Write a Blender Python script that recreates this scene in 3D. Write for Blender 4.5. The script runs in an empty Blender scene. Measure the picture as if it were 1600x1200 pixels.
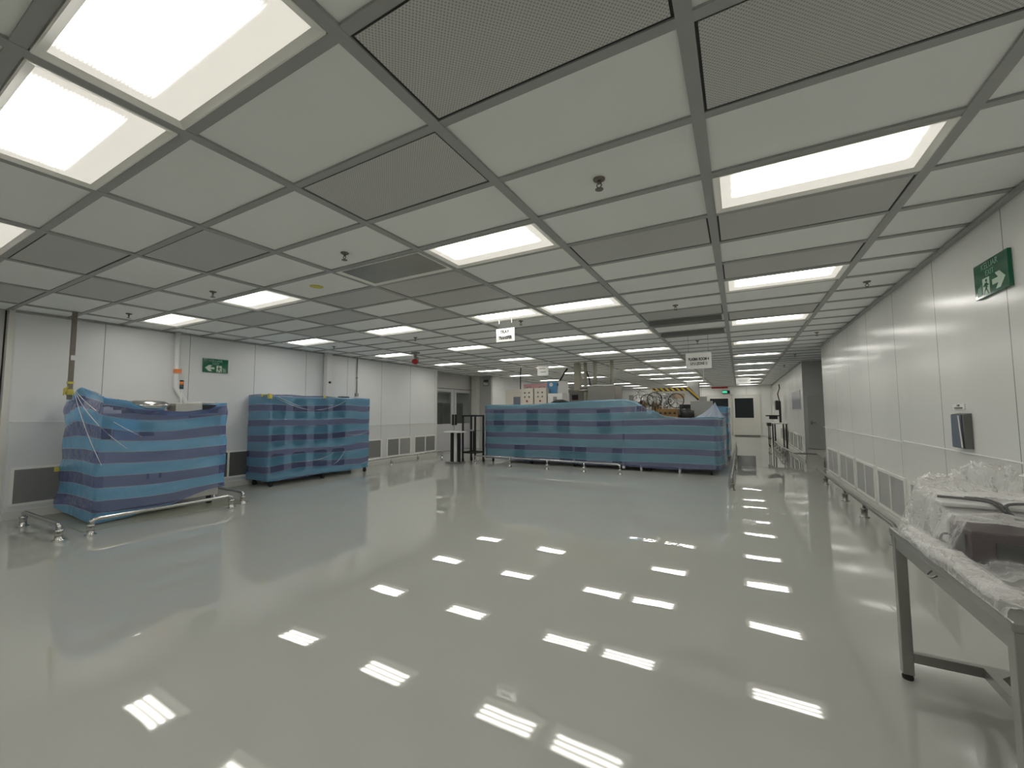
import bpy, bmesh, math, random
from mathutils import Vector, Matrix, noise
from math import sin, cos, pi, radians

random.seed(7)
SC = bpy.context.scene
COL = SC.collection

# ------------------------------------------------------------------ camera
F_PX, YAW, PITCH, ROLL = 641.98, 0.50407, 0.06738, -0.00436
cam_data = bpy.data.cameras.new('camera')
cam_data.sensor_width = 36.0
cam_data.lens = F_PX / 1600 * 36.0
cam_data.clip_start = 0.05
cam = bpy.data.objects.new('camera', cam_data)
COL.objects.link(cam)
fw = Vector((-sin(YAW) * cos(PITCH), cos(YAW) * cos(PITCH), sin(PITCH)))
r0 = Vector((cos(YAW), sin(YAW), 0))
u0 = r0.cross(fw)
rt = cos(ROLL) * r0 + sin(ROLL) * u0
up = -sin(ROLL) * r0 + cos(ROLL) * u0
mw = Matrix(((rt.x, up.x, -fw.x, 0), (rt.y, up.y, -fw.y, 0), (rt.z, up.z, -fw.z, 1.5), (0, 0, 0, 1)))
cam.matrix_world = mw
SC.camera = cam

# ------------------------------------------------------------------ world, exposure
w = bpy.data.worlds.new('world')
SC.world = w
w.use_nodes = True
w.node_tree.nodes['Background'].inputs[0].default_value = (0.5, 0.52, 0.55, 1)
w.node_tree.nodes['Background'].inputs[1].default_value = 0.0
SC.view_settings.view_transform = 'Standard'
SC.view_settings.look = 'None'
SC.view_settings.exposure = 0.07
SC.view_settings.gamma = 1.0
SC.view_settings.use_curve_mapping = False
SC.cycles.max_bounces = 10
SC.cycles.diffuse_bounces = 6
SC.cycles.glossy_bounces = 5
SC.cycles.transparent_max_bounces = 16
SC.cycles.use_adaptive_sampling = False
SC.cycles.caustics_reflective = False
SC.cycles.caustics_refractive = False
SC.cycles.sample_clamp_indirect = 6.0

TUBE_STRENGTH = 31.0      # the fluorescent tubes seen through the lens
LENS_STRENGTH = 0.56      # the lens between and beyond the tubes

# ------------------------------------------------------------------ materials
def srgb(r, g, b):
    f = lambda c: (c / 255 / 12.92) if c / 255 <= 0.04045 else ((c / 255 + 0.055) / 1.055) ** 2.4
    return (f(r), f(g), f(b), 1)

def lin(r, g=None, b=None):
    return (r, r if g is None else g, r if b is None else b, 1)

class NT:
    def __init__(s, name):
        s.m = bpy.data.materials.new(name)
        s.m.use_nodes = True
        s.t = s.m.node_tree
        s.bsdf = s.t.nodes['Principled BSDF']
        s.out = s.t.nodes['Material Output']
    def n(s, typ, **kw):
        nd = s.t.nodes.new(typ)
        for k, v in kw.items():
            setattr(nd, k, v)
        return nd
    def link(s, a, b):
        s.t.links.new(a, b)
    def math(s, op, a, b=None, c=None):
        nd = s.n('ShaderNodeMath', operation=op)
        for i, v in enumerate((a, b, c)):
            if v is None:
                continue
            if isinstance(v, (int, float)):
                nd.inputs[i].default_value = v
            else:
                s.link(v, nd.inputs[i])
        return nd.outputs[0]
    def coord(s, which='Object'):
        return s.n('ShaderNodeTexCoord').outputs[which]
    def sep(s, v):
        nd = s.n('ShaderNodeSeparateXYZ')
        s.link(v, nd.inputs[0])
        return nd.outputs
    def noise(s, scale, detail=2.0, vec=None):
        nd = s.n('ShaderNodeTexNoise')
        nd.inputs['Scale'].default_value = scale
        nd.inputs['Detail'].default_value = detail
        s.link(vec if vec is not None else s.coord(), nd.inputs['Vector'])
        return nd.outputs['Fac']
    def mix(s, fac, a, b):
        nd = s.n('ShaderNodeMix', data_type='RGBA')
        if isinstance(fac, (int, float)):
            nd.inputs[0].default_value = fac
        else:
            s.link(fac, nd.inputs[0])
        for v, i in ((a, 6), (b, 7)):
            if isinstance(v, tuple):
                nd.inputs[i].default_value = v
            else:
                s.link(v, nd.inputs[i])
        return nd.outputs[2]
    def bump(s, h, dist, strength=1.0, to=None):
        nd = s.n('ShaderNodeBump')
        nd.inputs['Strength'].default_value = strength
        nd.inputs['Distance'].default_value = dist
        s.link(h, nd.inputs['Height'])
        s.link(nd.outputs[0], (to or s.bsdf).inputs['Normal'])
        return nd
    def set(s, color=None, rough=0.5, metal=0.0, spec=0.5):
        if color is not None:
            s.bsdf.inputs['Base Color'].default_value = color
        s.bsdf.inputs['Roughness'].default_value = rough
        s.bsdf.inputs['Metallic'].default_value = metal
        s.bsdf.inputs['Specular IOR Level'].default_value = spec
        return s

def plain(name, color, rough=0.5, metal=0.0, spec=0.5, var=0.06, scale=6.0):
    """principled surface with a faint procedural mottling"""
    t = NT(name).set(color, rough, metal, spec)
    f = t.noise(scale)
    a = tuple(c * (1 - var) for c in color[:3]) + (1,)
    b = tuple(min(1, c * (1 + var)) for c in color[:3]) + (1,)
    t.link(t.mix(f, a, b), t.bsdf.inputs['Base Color'])
    return t.m

def mat_floor():
    t = NT('epoxy_floor').set(lin(.4), 0.0, 0, 0.9)
    c = t.mix(t.noise(0.6, 3), lin(.395, .40, .37), lin(.44, .445, .415))
    t.link(c, t.bsdf.inputs['Base Color'])
    co = t.coord()
    h = t.math('ADD', t.noise(1.0, 0.0, co), t.math('MULTIPLY', t.noise(4.5, 0.0, co), 0.05))
    t.bump(h, 0.0036)
    return t.m

def mat_wall(name, col, axis, pitch, off, rough=0.27):
    """coated steel clean-room panel with fine vertical joints every pitch metres"""
    t = NT(name).set(col, rough, 0, 0.5)
    s = t.sep(t.coord())[axis]
    fr = t.math('FRACT', t.math('MULTIPLY', t.math('ADD', s, off), 1 / pitch))
    d = t.math('ABSOLUTE', t.math('SUBTRACT', fr, 0.5))
    seam = t.math('LESS_THAN', d, 0.005 / pitch)
    f = t.noise(1.3, 3)
    base = t.mix(f, tuple(c * .96 for c in col[:3]) + (1,), tuple(c * 1.03 for c in col[:3]) + (1,))
    t.link(t.mix(seam, base, lin(.25)), t.bsdf.inputs['Base Color'])
    t.bump(t.noise(2.2, 1), 0.004)
    return t.m

def mat_lens():
    """prismatic lens lit from behind by three tubes running along x"""
    t = NT('troffer_lens').set(lin(.75, .73, .68), 0.3)
    co = t.sep(t.coord())
    x, y = co[0], co[1]
    # object space: lens spans x +-0.53, y +-0.235, camera side is -y
    def band(c, half):
        d = t.math('ABSOLUTE', t.math('SUBTRACT', y, c))
        return t.math('SMOOTH_MIN', 1.0, t.math('MAXIMUM', t.math('SUBTRACT', 1.0, t.math('MULTIPLY', d, 1 / half)), 0.0), 0.1)
    b = t.math('MAXIMUM', t.math('MAXIMUM', band(-.178, .072), band(-.070, .072)), band(.038, .068))
    rib = t.math('FRACT', t.math('MULTIPLY', y, 1 / 0.0135))
    rib = t.math('ADD', 0.02, t.math('MULTIPLY', t.math('ABSOLUTE', t.math('SUBTRACT', rib, 0.5)), 1.9))
    ends = t.math('SUBTRACT', 0.47, t.math('ABSOLUTE', x))
    ends = t.math('MINIMUM', t.math('MAXIMUM', t.math('MULTIPLY', ends, 14.0), 0.0), 1.0)
    k = t.math('MULTIPLY', b, ends)
    k = t.math('MULTIPLY', k, t.math('MAXIMUM', rib, t.math('MULTIPLY', t.math('MULTIPLY', k, k), 0.8)))
    st = t.math('ADD', t.math('MULTIPLY', t.math('POWER', k, 1.2), TUBE_STRENGTH), LENS_STRENGTH)
    col = t.mix(t.math('MINIMUM', k, 1.0), lin(1.0, .955, .85), lin(1.0, .995, .965))
    t.link(col, t.bsdf.inputs['Emission Color'])
    t.link(st, t.bsdf.inputs['Emission Strength'])
    return t.m

def mat_perforated(name, a, hole, pitch):
    t = NT(name).set(a, 0.45)
    co = t.sep(t.coord('Object'))
    k = 2 * pi / pitch * 0.7071
    p = t.math('SINE', t.math('MULTIPLY', t.math('ADD', co[0], co[1]), k))
    q = t.math('SINE', t.math('MULTIPLY', t.math('SUBTRACT', co[0], co[1]), k))
    h = t.math('GREATER_THAN', t.math('ADD', p, q), 0.45)
    t.link(t.mix(h, a, hole), t.bsdf.inputs['Base Color'])
    return t.m

def mat_stripe_film(name, light, dark, see, period, split):
    """striped blue plastic sheeting; the stripe coordinate is the UV v in metres"""
    t = NT(name)
    uv = t.sep(t.coord('UV'))
    f = t.math('FRACT', t.math('MULTIPLY', uv[1], 1 / period))
    rp = t.n('ShaderNodeValToRGB')
    t.link(f, rp.inputs[0])
    cr = rp.color_ramp
    cr.interpolation = 'CONSTANT'
    cr.elements[0].position = 0.0; cr.elements[0].color = lin(.50, .62, .78)
    cr.elements[1].position = 0.028; cr.elements[1].color = light
    e = cr.elements.new(split); e.color = lin(.46, .58, .76)
    e = cr.elements.new(split + .028); e.color = dark
    col = t.mix(t.math('MULTIPLY', t.noise(3.0, 3), 0.35), rp.outputs[0], lin(.22, .34, .52))
    t.set(None, 0.2, 0, 0.6)
    t.link(col, t.bsdf.inputs['Base Color'])
    t.bump(t.noise(6.0, 5), 0.035, 0.7)
    tr = t.n('ShaderNodeBsdfTransparent')
    t.link(t.mix(0.55, col, lin(1)), tr.inputs[0])
    mx = t.n('ShaderNodeMixShader')
    lw = t.n('ShaderNodeLayerWeight'); lw.inputs[0].default_value = .5
    t.link(t.math('SUBTRACT', see, t.math('MULTIPLY', t.math('POWER', lw.outputs['Facing'], 3.0), see)), mx.inputs[0])
    t.link(t.bsdf.outputs[0], mx.inputs[1]); t.link(tr.outputs[0], mx.inputs[2])
    t.link(mx.outputs[0], t.out.inputs[0])
    return t.m

def mat_clear_film(name, see, col=(.75, .75, .74, 1), bump=0.02, scale=9.0, graze=.6):
    t = NT(name).set(col, 0.22, 0, 0.5)
    h = t.noise(scale, 4)
    b = t.bump(h, bump, 0.8)
    lw = t.n('ShaderNodeLayerWeight'); lw.inputs[0].default_value = 0.35
    t.link(b.outputs[0], lw.inputs['Normal'])
    tr = t.n('ShaderNodeBsdfTransparent')
    mx = t.n('ShaderNodeMixShader')
    fac = t.math('MAXIMUM', t.math('SUBTRACT', see, t.math('MULTIPLY', t.math('POWER', lw.outputs['Facing'], 2.0), see * graze)), 0.0)
    t.link(fac, mx.inputs[0])
    t.link(t.bsdf.outputs[0], mx.inputs[1]); t.link(tr.outputs[0], mx.inputs[2])
    t.link(mx.outputs[0], t.out.inputs[0])
    return t.m

def mat_emit(name, col, s):
    t = NT(name).set(col, 0.4)
    t.bsdf.inputs['Emission Color'].default_value = col
    t.bsdf.inputs['Emission Strength'].default_value = s
    return t.m

def mat_hazard():
    t = NT('hazard_stripes').set(None, 0.5)
    c = t.sep(t.coord())
    f = t.math('FRACT', t.math('MULTIPLY', t.math('ADD', c[0], c[2]), 1 / 0.17))
    t.link(t.mix(t.math('LESS_THAN', f, .5), lin(.02), lin(.62, .42, .04)), t.bsdf.inputs['Base Color'])
    return t.m

def mat_glass_dark():
    t = NT('dark_glazing').set(lin(.02, .025, .027), 0.04, 0, 0.5)
    return t.m

def mat_pane():
    t = NT('window_glass')
    g = t.n('ShaderNodeBsdfGlossy'); g.inputs['Roughness'].default_value = 0.02
    tr = t.n('ShaderNodeBsdfTransparent'); tr.inputs[0].default_value = lin(.86, .9, .88)
    lw = t.n('ShaderNodeLayerWeight'); lw.inputs[0].default_value = .5
    fr = t.math('ADD', .04, t.math('MULTIPLY', t.math('POWER', lw.outputs['Facing'], 4.0), .6))
    mx = t.n('ShaderNodeMixShader')
    t.link(fr, mx.inputs[0]); t.link(tr.outputs[0], mx.inputs[1]); t.link(g.outputs[0], mx.inputs[2])
    t.link(mx.outputs[0], t.out.inputs[0])
    return t.m

M = {}
M['floor'] = mat_floor()
M['wall_r'] = mat_wall('wall_panel_right', lin(.80, .80, .78), 1, 1.22, 0.02, 0.2)
M['wall_l'] = mat_wall('wall_panel_left', lin(.70, .71, .715), 1, 1.20, 0.37, 0.4)
M['wall_x'] = mat_wall('wall_panel_cross', lin(.72, .72, .70), 0, 1.22, 0.2, 0.35)
M['wall_dark'] = plain('wall_panel_grey', lin(.46, .46, .455), 0.35, var=.03)
M['tile'] = plain('ceiling_tile', lin(.87, .885, .87), 0.6, var=.05, scale=.8)
M['grid'] = plain('ceiling_grid_bar', lin(.36, .365, .36), 0.45, var=.03)
M['perf'] = mat_perforated('perforated_steel', lin(.60, .60, .58), lin(.36), 0.0125)
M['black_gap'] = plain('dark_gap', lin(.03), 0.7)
M['white_metal'] = plain('white_enamel', lin(.66, .65, .61), 0.3, var=.03)
M['lens'] = mat_lens()
M['frame_white'] = plain('bright_white_enamel', lin(.86, .85, .81), 0.3, var=.02)
M['dead_lens'] = plain('unlit_lens', lin(.25, .25, .235), 0.25, var=.15, scale=3)
M['steel'] = plain('brushed_steel', lin(.55, .55, .53), 0.22, 1.0, var=.05)
M['steel_dark'] = plain('dull_steel', lin(.30, .29, .27), 0.35, 1.0, var=.08)
M['table_steel'] = plain('table_steel', lin(.36, .355, .335), 0.34, 0.85, var=.06)
M['bronze'] = plain('weathered_steel', lin(.20, .18, .155), 0.5, 0.4, var=.2)
M['black'] = plain('black_plastic', lin(.015), 0.4)
M['rubber'] = plain('black_rubber', lin(.012), 0.7)
M['beige'] = plain('beige_enamel', lin(.58, .555, .49), 0.4, var=.03)
M['cream'] = plain('machine_cream', lin(.66, .64, .58), 0.4, var=.03)
M['grey_box'] = plain('grey_enamel', lin(.30, .30, .29), 0.4, var=.05)
M['white'] = plain('white_plastic', lin(.72, .72, .71), 0.4, var=.02)
M['paper'] = plain('white_paper', lin(.74, .74, .72), 0.7, var=.02)
M['green'] = plain('sign_green', srgb(8, 92, 62), 0.12, var=.04)
M['sign_mark'] = plain('sign_pale_green', lin(.55, .68, .56), 0.3, var=.02)
M['sign_dim'] = plain('sign_dull_green', lin(.25, .42, .33), 0.3, var=.02)
M['ink'] = plain('black_ink', lin(.02), 0.6)
M['yellow'] = plain('yellow_tape', lin(.62, .55, .10), 0.5)
M['orange'] = plain('orange_label', lin(.75, .22, .06), 0.4)
M['red'] = plain('red_plastic', lin(.42, .02, .02), 0.3)
M['film_a'] = mat_stripe_film('striped_film_bright', lin(.20, .57, .93), lin(.15, .175, .41), 0.54, .33, .5)
M['film_b'] = mat_stripe_film('striped_film', lin(.11, .37, .58), lin(.10, .11, .29), 0.55, .312, .56)
M['film_c'] = mat_stripe_film('striped_film_far', lin(.15, .38, .51), lin(.125, .13, .28), 0.52, .345, .56)
M['film_wall'] = mat_clear_film('clear_wall_film', 0.84, (.85, .85, .83, 1), bump=.03, scale=4, graze=.25)
M['film_bag'] = mat_clear_film('clear_bag_film', 0.92, (.90, .89, .87, 1), bump=.03, scale=9, graze=.95)
M['film_roll'] = mat_clear_film('gathered_film', 0.82, (.92, .91, .89, 1), bump=.02, scale=16, graze=.95)
M['film_edge'] = plain('folded_film_edge', lin(.8), 0.3, var=.02)
M['louver'] = plain('louver_grey', lin(.14, .14, .135), 0.5)
M['louver_pale'] = plain('louver_pale_grey', lin(.30, .30, .29), 0.4)
M['dark_window'] = plain('machine_window', lin(.03, .035, .035), 0.2)
M['screen_blue'] = plain('pale_blue_screen_cover', lin(.35, .60, .78), 0.3)
M['door'] = plain('door_enamel', lin(.62, .61, .57), 0.35, var=.02)
M['door_grey'] = plain('door_grey', lin(.42, .42, .41), 0.4, var=.03)
M['door_lilac'] = plain('door_pale_grey', lin(.50, .50, .52), 0.35, var=.02)
M['glass_dark'] = mat_glass_dark()
M['glass'] = mat_pane()
M['poster'] = plain('blue_grey_panel', lin(.36, .37, .41), 0.2, var=.04)
M['duct'] = plain('cream_duct', lin(.45, .43, .35), 0.45)
M['hazard'] = mat_hazard()
M['amber'] = plain('amber_plastic', lin(.19, .105, .03), 0.35, var=.3, scale=20)
M['wine'] = plain('dark_plum_enamel', lin(.036, .012, .02), 0.35, var=.15)
M['exit_glow'] = mat_emit('green_exit_lamp', (.05, .55, .30, 1), 1.0)
M['blue'] = plain('poster_blue', lin(.10, .28, .52), 0.5)
M['pink'] = plain('poster_pink', lin(.55, .30, .32), 0.5)
M['tan'] = plain('tan_label', lin(.50, .36, .22), 0.5)
M['slate'] = plain('slate_blue_cover', lin(.14, .16, .21), 0.3, var=.1)
M['gasket'] = plain('floor_plate', lin(.30, .30, .24), 0.2, var=.08)

# ------------------------------------------------------------------ building helpers
ORG = {}

class MB:
    """collects shapes (world coordinates) and links them as ONE mesh object"""
    def __init__(s):
        s.bm = bmesh.new()
        s.mats = []
    def box(s, x0, x1, y0, y1, z0, z1, bev=0.0, mi=0):
        v = [s.bm.verts.new(p) for p in ((x0, y0, z0), (x1, y0, z0), (x1, y1, z0), (x0, y1, z0),
                                         (x0, y0, z1), (x1, y0, z1), (x1, y1, z1), (x0, y1, z1))]
        fs = [s.bm.faces.new([v[i] for i in q]) for q in ((3, 2, 1, 0), (4, 5, 6, 7), (0, 1, 5, 4), (1, 2, 6, 5), (2, 3, 7, 6), (3, 0, 4, 7))]
        for f in fs: f.material_index = mi
        if bev > 0:
            es = list({e for f in fs for e in f.edges})
            bmesh.ops.bevel(s.bm, geom=es, offset=bev, segments=2, affect='EDGES', profile=.5)
        return s
    def tube(s, pts, r, n=12, cap=True, mi=0):
        pts = [Vector(p) for p in pts]
        rings = []
        prev = None
        for i, p in enumerate(pts):
            a = pts[max(i - 1, 0)]; b = pts[min(i + 1, len(pts) - 1)]
            d = (b - a).normalized()
            if prev is None:
                ref = Vector((0, 0, 1)) if abs(d.z) < .9 else Vector((1, 0, 0))
                u = d.cross(ref).normalized()
            else:
                u = (prev - d * prev.dot(d)).normalized()
            prev = u
            v = d.cross(u)
            rr = r[i] if isinstance(r, (list, tuple)) else r
            rings.append([s.bm.verts.new(p + (u * cos(2 * pi * k / n) + v * sin(2 * pi * k / n)) * rr) for k in range(n)])
        for A, B in zip(rings, rings[1:]):
            for k in range(n):
                f = s.bm.faces.new((A[k], A[(k + 1) % n], B[(k + 1) % n], B[k])); f.smooth = True; f.material_index = mi
        if cap:
            f = s.bm.faces.new(rings[0][::-1]); f.material_index = mi
            f = s.bm.faces.new(rings[-1]); f.material_index = mi
        return s
    def lathe(s, cx, cy, prof, n=20, axis='z', mi=0):
        """prof: list of (r, h); axis of turning through (cx, cy)"""
        rings = []
        for r, h in prof:
            ring = []
            for k in range(n):
                a = 2 * pi * k / n
                if axis == 'z': p = (cx + r * cos(a), cy + r * sin(a), h)
                elif axis == 'y': p = (cx + r * cos(a), h, cy + r * sin(a))
                else: p = (h, cx + r * cos(a), cy + r * sin(a))
                ring.append(s.bm.verts.new(p))
            rings.append(ring)
        for A, B in zip(rings, rings[1:]):
            for k in range(n):
                f = s.bm.faces.new((A[k], A[(k + 1) % n], B[(k + 1) % n], B[k])); f.smooth = True; f.material_index = mi
        for ring, rev in ((rings[0], True), (rings[-1], False)):
            try:
                f = s.bm.faces.new(ring[::-1] if rev else ring); f.material_index = mi
            except ValueError:
                pass
        return s
    def prism(s, poly, ex, mi=0):
        """poly: list of 3-D points (planar), ex: extrusion vector"""
        ex = Vector(ex)
        a = [s.bm.verts.new(p) for p in poly]
        b = [s.bm.verts.new(Vector(p) + ex) for p in poly]
        n = len(a)
        fs = [s.bm.faces.new(a[::-1]), s.bm.faces.new(b)]
        for k in range(n):
            fs.append(s.bm.faces.new((a[k], a[(k + 1) % n], b[(k + 1) % n], b[k])))
        for f in fs: f.material_index = mi
        return s
    def torus(s, c, R, r, axis='y', n=20, m=8):
        c = Vector(c)
        grid = []
        for i in range(n):
            a = 2 * pi * i / n
            ring = []
            for j in range(m):
                b = 2 * pi * j / m
                rad = R + r * cos(b)
                p, q, h = rad * cos(a), rad * sin(a), r * sin(b)
                o = {'y': (p, h, q), 'x': (h, p, q), 'z': (p, q, h)}[axis]
                ring.append(s.bm.verts.new(c + Vector(o)))
            grid.append(ring)
        for i in range(n):
            for j in range(m):
                f = s.bm.faces.new((grid[i][j], grid[(i + 1) % n][j], grid[(i + 1) % n][(j + 1) % m], grid[i][(j + 1) % m])); f.smooth = True
        return s
    def build(s, name, mat, parent=None, kind=None, label=None):
        o_ = ORG.get(parent.name, Vector()) if parent is not None else Vector()
        bmesh.ops.recalc_face_normals(s.bm, faces=s.bm.faces)
        if o_.length:
            bmesh.ops.translate(s.bm, verts=s.bm.verts, vec=-o_)
        me = bpy.data.meshes.new(name)
        s.bm.to_mesh(me); s.bm.free()
        for m_ in (mat if isinstance(mat, (list, tuple)) else [mat]):
            me.materials.append(m_)
        ob = bpy.data.objects.new(name, me)
        COL.objects.link(ob)
        if parent is not None:
            ob.parent = parent
            ORG[ob.name] = o_
        if kind: ob['kind'] = kind
        if label: ob['label'] = label
        return ob

def thing(name, label, cat, loc=(0, 0, 0), group=None):
    o = bpy.data.objects.new(name, None)
    COL.objects.link(o)
    o.empty_display_size = .1
    o.location = loc
    ORG[o.name] = Vector(loc)
    o['label'] = label; o['category'] = cat
    if group: o['group'] = group
    return o

def tag(o, label, cat, group=None):
    o['label'] = label; o['category'] = cat
    if group: o['group'] = group
    return o

def single(name, mb, mat, label, cat, group=None, loc=None):
    """a thing that is one mesh, its origin at loc"""
    if loc is not None:
        bmesh.ops.translate(mb.bm, verts=mb.bm.verts, vec=-Vector(loc))
    o = mb.build(name, mat)
    if loc is not None:
        o.location = loc
        ORG[o.name] = Vector(loc)
    return tag(o, label, cat, group)

def struct(name, mb, mat, parent=None):
    return mb.build(name, mat, parent, kind=None if parent else 'structure')

def copy_tree(root, loc, label, group=None):
    r = root.copy(); COL.objects.link(r); r.location = loc
    ORG[r.name] = Vector(loc)
    r['label'] = label
    if group: r['group'] = group
    for ch in list(root.children):
        c = ch.copy(); COL.objects.link(c); c.parent = r
        for g in list(ch.children):
            d = g.copy(); COL.objects.link(d); d.parent = c
    return r

def text_part(body, size, org, xdir, mat, name, parent, bold=0.0, extrude=0.001, xscale=1.0):
    """flat lettering centred on org, running along xdir, upright along z"""
    cu = bpy.data.curves.new('lettering', 'FONT')
    cu.body = body; cu.size = size; cu.align_x = 'CENTER'; cu.align_y = 'CENTER'
    cu.extrude = extrude; cu.offset = bold
    tmp = bpy.data.objects.new('lettering', cu)
    COL.objects.link(tmp)
    dg = bpy.context.evaluated_depsgraph_get()
    me = bpy.data.meshes.new_from_object(tmp.evaluated_get(dg))
    bpy.data.objects.remove(tmp); bpy.data.curves.remove(cu)
    X = Vector(xdir).normalized(); Z = Vector((0, 0, 1)); N = X.cross(Z)
    mt = Matrix(((X.x * xscale, Z.x, N.x, org[0]), (X.y * xscale, Z.y, N.y, org[1]), (X.z * xscale, Z.z, N.z, org[2]), (0, 0, 0, 1)))
    me.transform(mt)
    o_ = ORG.get(parent.name, Vector())
    me.transform(Matrix.Translation(-o_))
    me.name = name
    me.materials.clear(); me.materials.append(mat)
    ob = bpy.data.objects.new(name, me)
    COL.objects.link(ob); ob.parent = parent
    ORG[ob.name] = o_
    return ob

# ================================================================== THE ROOM
CZ = 2.985                      # underside of the ceiling grid
GX0, GY0, GDX, GDY = -0.129, 1.608, 1.2, 0.6
XR, XL, YF = 1.71, -9.10, 28.0
gx = lambda i: GX0 + GDX * i
gy = lambda j: GY0 + GDY * j

mb = MB(); mb.box(-21.2, 4.2, -6.2, 28.3, -0.12, 0.0)
struct('floor', mb, M['floor'])

mb = MB()
mb.box(-21.2, 4.2, -6.2, 28.3, 3.0, 3.1, mi=0)
for i in range(-11, 2):
    mb.box(gx(i) - .031, gx(i) + .031, -6.1, YF, CZ, 3.001, mi=1)
for j in range(-13, 45):
    mb.box(-13.0, XR if not 16 < j < 23 else 4.0, gy(j) - .025, gy(j) + .025, CZ + .002, 3.001, mi=1)
ceil = mb.build('ceiling', [M['tile'], M['grid']], kind='structure')

# right-hand wall, alcove and far right wall
struct('wall_right', MB().box(XR, XR + .12, -6.1, 11.75, 0, 3.0), M['wall_r'])
struct('wall_right_return', MB().box(XR + .12, 4.1, 11.65, 11.75, 0, 3.0), M['wall_dark'])
struct('wall_right_alcove', MB().box(4.0, 4.12, 11.75, 15.2, 0, 3.0), M['wall_dark'])
struct('wall_right_cross', MB().box(XR, 4.1, 15.2, 15.32, 0, 3.0), M['wall_dark'])
struct('wall_right_far', MB().box(XR, XR + .12, 15.32, YF + .1, 0, 3.0), M['wall_r'])
struct('wall_far', MB().box(-13.1, XR, YF, YF + .12, 0, 3.0), M['wall_x'])
struct('wall_back', MB().box(-9.3, XR, -6.2, -6.1, 0, 3.0), M['wall_x'])
struct('wall_left', MB().box(XL - .12, XL, 1.66, 11.12, 0, 3.0), M['wall_l'])
struct('wall_left_near', MB().box(XL - .22, XL - .08, -6.1, 1.58, 0, 3.0), M['wall_dark'])
struct('trim_1', MB().box(XL - .12, XL + .015, 1.60, 1.66, 0, 3.0), M['white_metal'])
struct('trim_2', MB().box(XL - .12, XL - .10, 1.575, 1.60, 0, 3.0), M['black_gap'])
struct('trim_3', MB().box(XL - .12, XL + .01, 11.12, 11.15, 0, 3.0), M['white_metal'])
struct('trim_4', MB().box(XR - .035, XR, -6.1, 11.75, 2.955, 2.986), M['grid'])
struct('trim_5', MB().box(XR - .035, XR, 15.32, YF, 2.955, 2.986), M['grid'])
struct('trim_6', MB().box(XL, XL + .03, 1.66, 11.12, 2.965, 2.986), M['grid'])
struct('baseboard_right', MB().box(XR - .02, XR, -6.1, 11.75, 0, 0.12, .004), M['white_metal'])
struct('baseboard_right_far', MB().box(XR - .02, XR, 15.3, YF, 0, 0.12, .004), M['white_metal'])
struct('baseboard_left', MB().box(XL, XL + .02, 1.66, 11.12, 0, 0.12, .004), M['white_metal'])

# recessed left wall with glazed double doors, the room behind it, the column
XD = -9.9
struct('wall_left_recess', MB().box(XD - .1, XD, 11.99, 14.95, 2.42, 3.0).box(XD - .1, XD, 14.45, 14.95, 0, 2.42)
       .box(XD - .1, XD, 11.0, 12.0, 0, 3.0).box(XD - .1, XL - .12, 10.98, 11.10, 0, 3.0), M['wall_dark'])
struct('wall_left_outer', MB().box(-21.1, -21.0, 9.0, 27.0, 0, 3.0), M['wall_l'])
struct('wall_left_room', MB().box(-21.0, XD - .1, 9.0, 9.1, 0, 3.0).box(-21.0, XL - .12, 27.0, 27.1, 0, 3.0), M['wall_l'])
struct('trim_7', MB().box(-9.86, -9.56, 14.3, 14.6, 0, 3.0, .01), M['white_metal'])
struct('trim_8', MB().box(-9.56, -8.98, 14.5, 14.62, 0, 3.0), M['wall_dark'])
struct('wall_left_far', MB().box(XL - .12, XL, 14.62, YF, 0, 3.0), M['wall_l'])

def swing_door(name, x, ya, yb, z1, wa, wb, sill):
    """a leaf in a wall facing +x, with a big upper window"""
    d = MB()
    d.box(x - .05, x, ya, yb, 0.01, sill).box(x - .05, x, ya, yb, z1 - .12, z1)
    d.box(x - .05, x, ya, wa, sill, z1 - .12).box(x - .05, x, wb, yb, sill, z1 - .12)
    o = d.build(name, M['door_lilac'], kind='structure')
    MB().box(x - .03, x - .02, wa - .005, wb + .005, sill, z1 - .12).build('window_pane', M['glass'], o)
    return o
da = swing_door('door_1', XD - .02, 12.02, 13.20, 2.40, 12.07, 13.02, 1.04)
MB().box(XD - .02, XD + .03, 13.08, 13.16, .98, 1.40).build('door_handle', M['black'], da)
db = swing_door('door_2', XD - .02, 13.23, 14.45, 2.40, 13.36, 14.28, 1.04)
MB().box(XD - .02, XD + .03, 13.26, 13.34, .98, 1.40).build('door_handle', M['black'], db)

# far doors
def far_door(name, x0, x1, z1, wx0, wx1, wz0, wz1):
    y = YF - .06
    m = MB().box(x0 + .05, x1 - .05, y, YF, 0.03, z1 - .05)
    o = m.build(name, M['door'], kind='structure')
    MB().box(x0, x0 + .05, y - .03, YF, 0, z1).box(x1 - .05, x1, y - .03, YF, 0, z1).box(x0, x1, y - .03, YF, z1 - .05, z1).build('door_frame', M['white_metal'], o)
    MB().box(wx0 - .06, wx1 + .06, y - .02, y, wz0 - .06, wz1 + .06).build('window_frame', M['white_metal'], o)
    MB().box(wx0, wx1, y - .026, y - .019, wz0, wz1).build('window_pane', M['glass_dark'], o)
    MB().box(x0 + .06, x1 - .06, y - .01, y, 0.03, .06).build('door_sweep', M['rubber'], o)
    return o
far_door('door_3', -0.33, 1.08, 2.46, -0.22, .74, 1.08, 2.24)
far_door('door_4', -1.80, -0.42, 2.46, -1.55, -.56, 1.08, 2.24)
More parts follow.
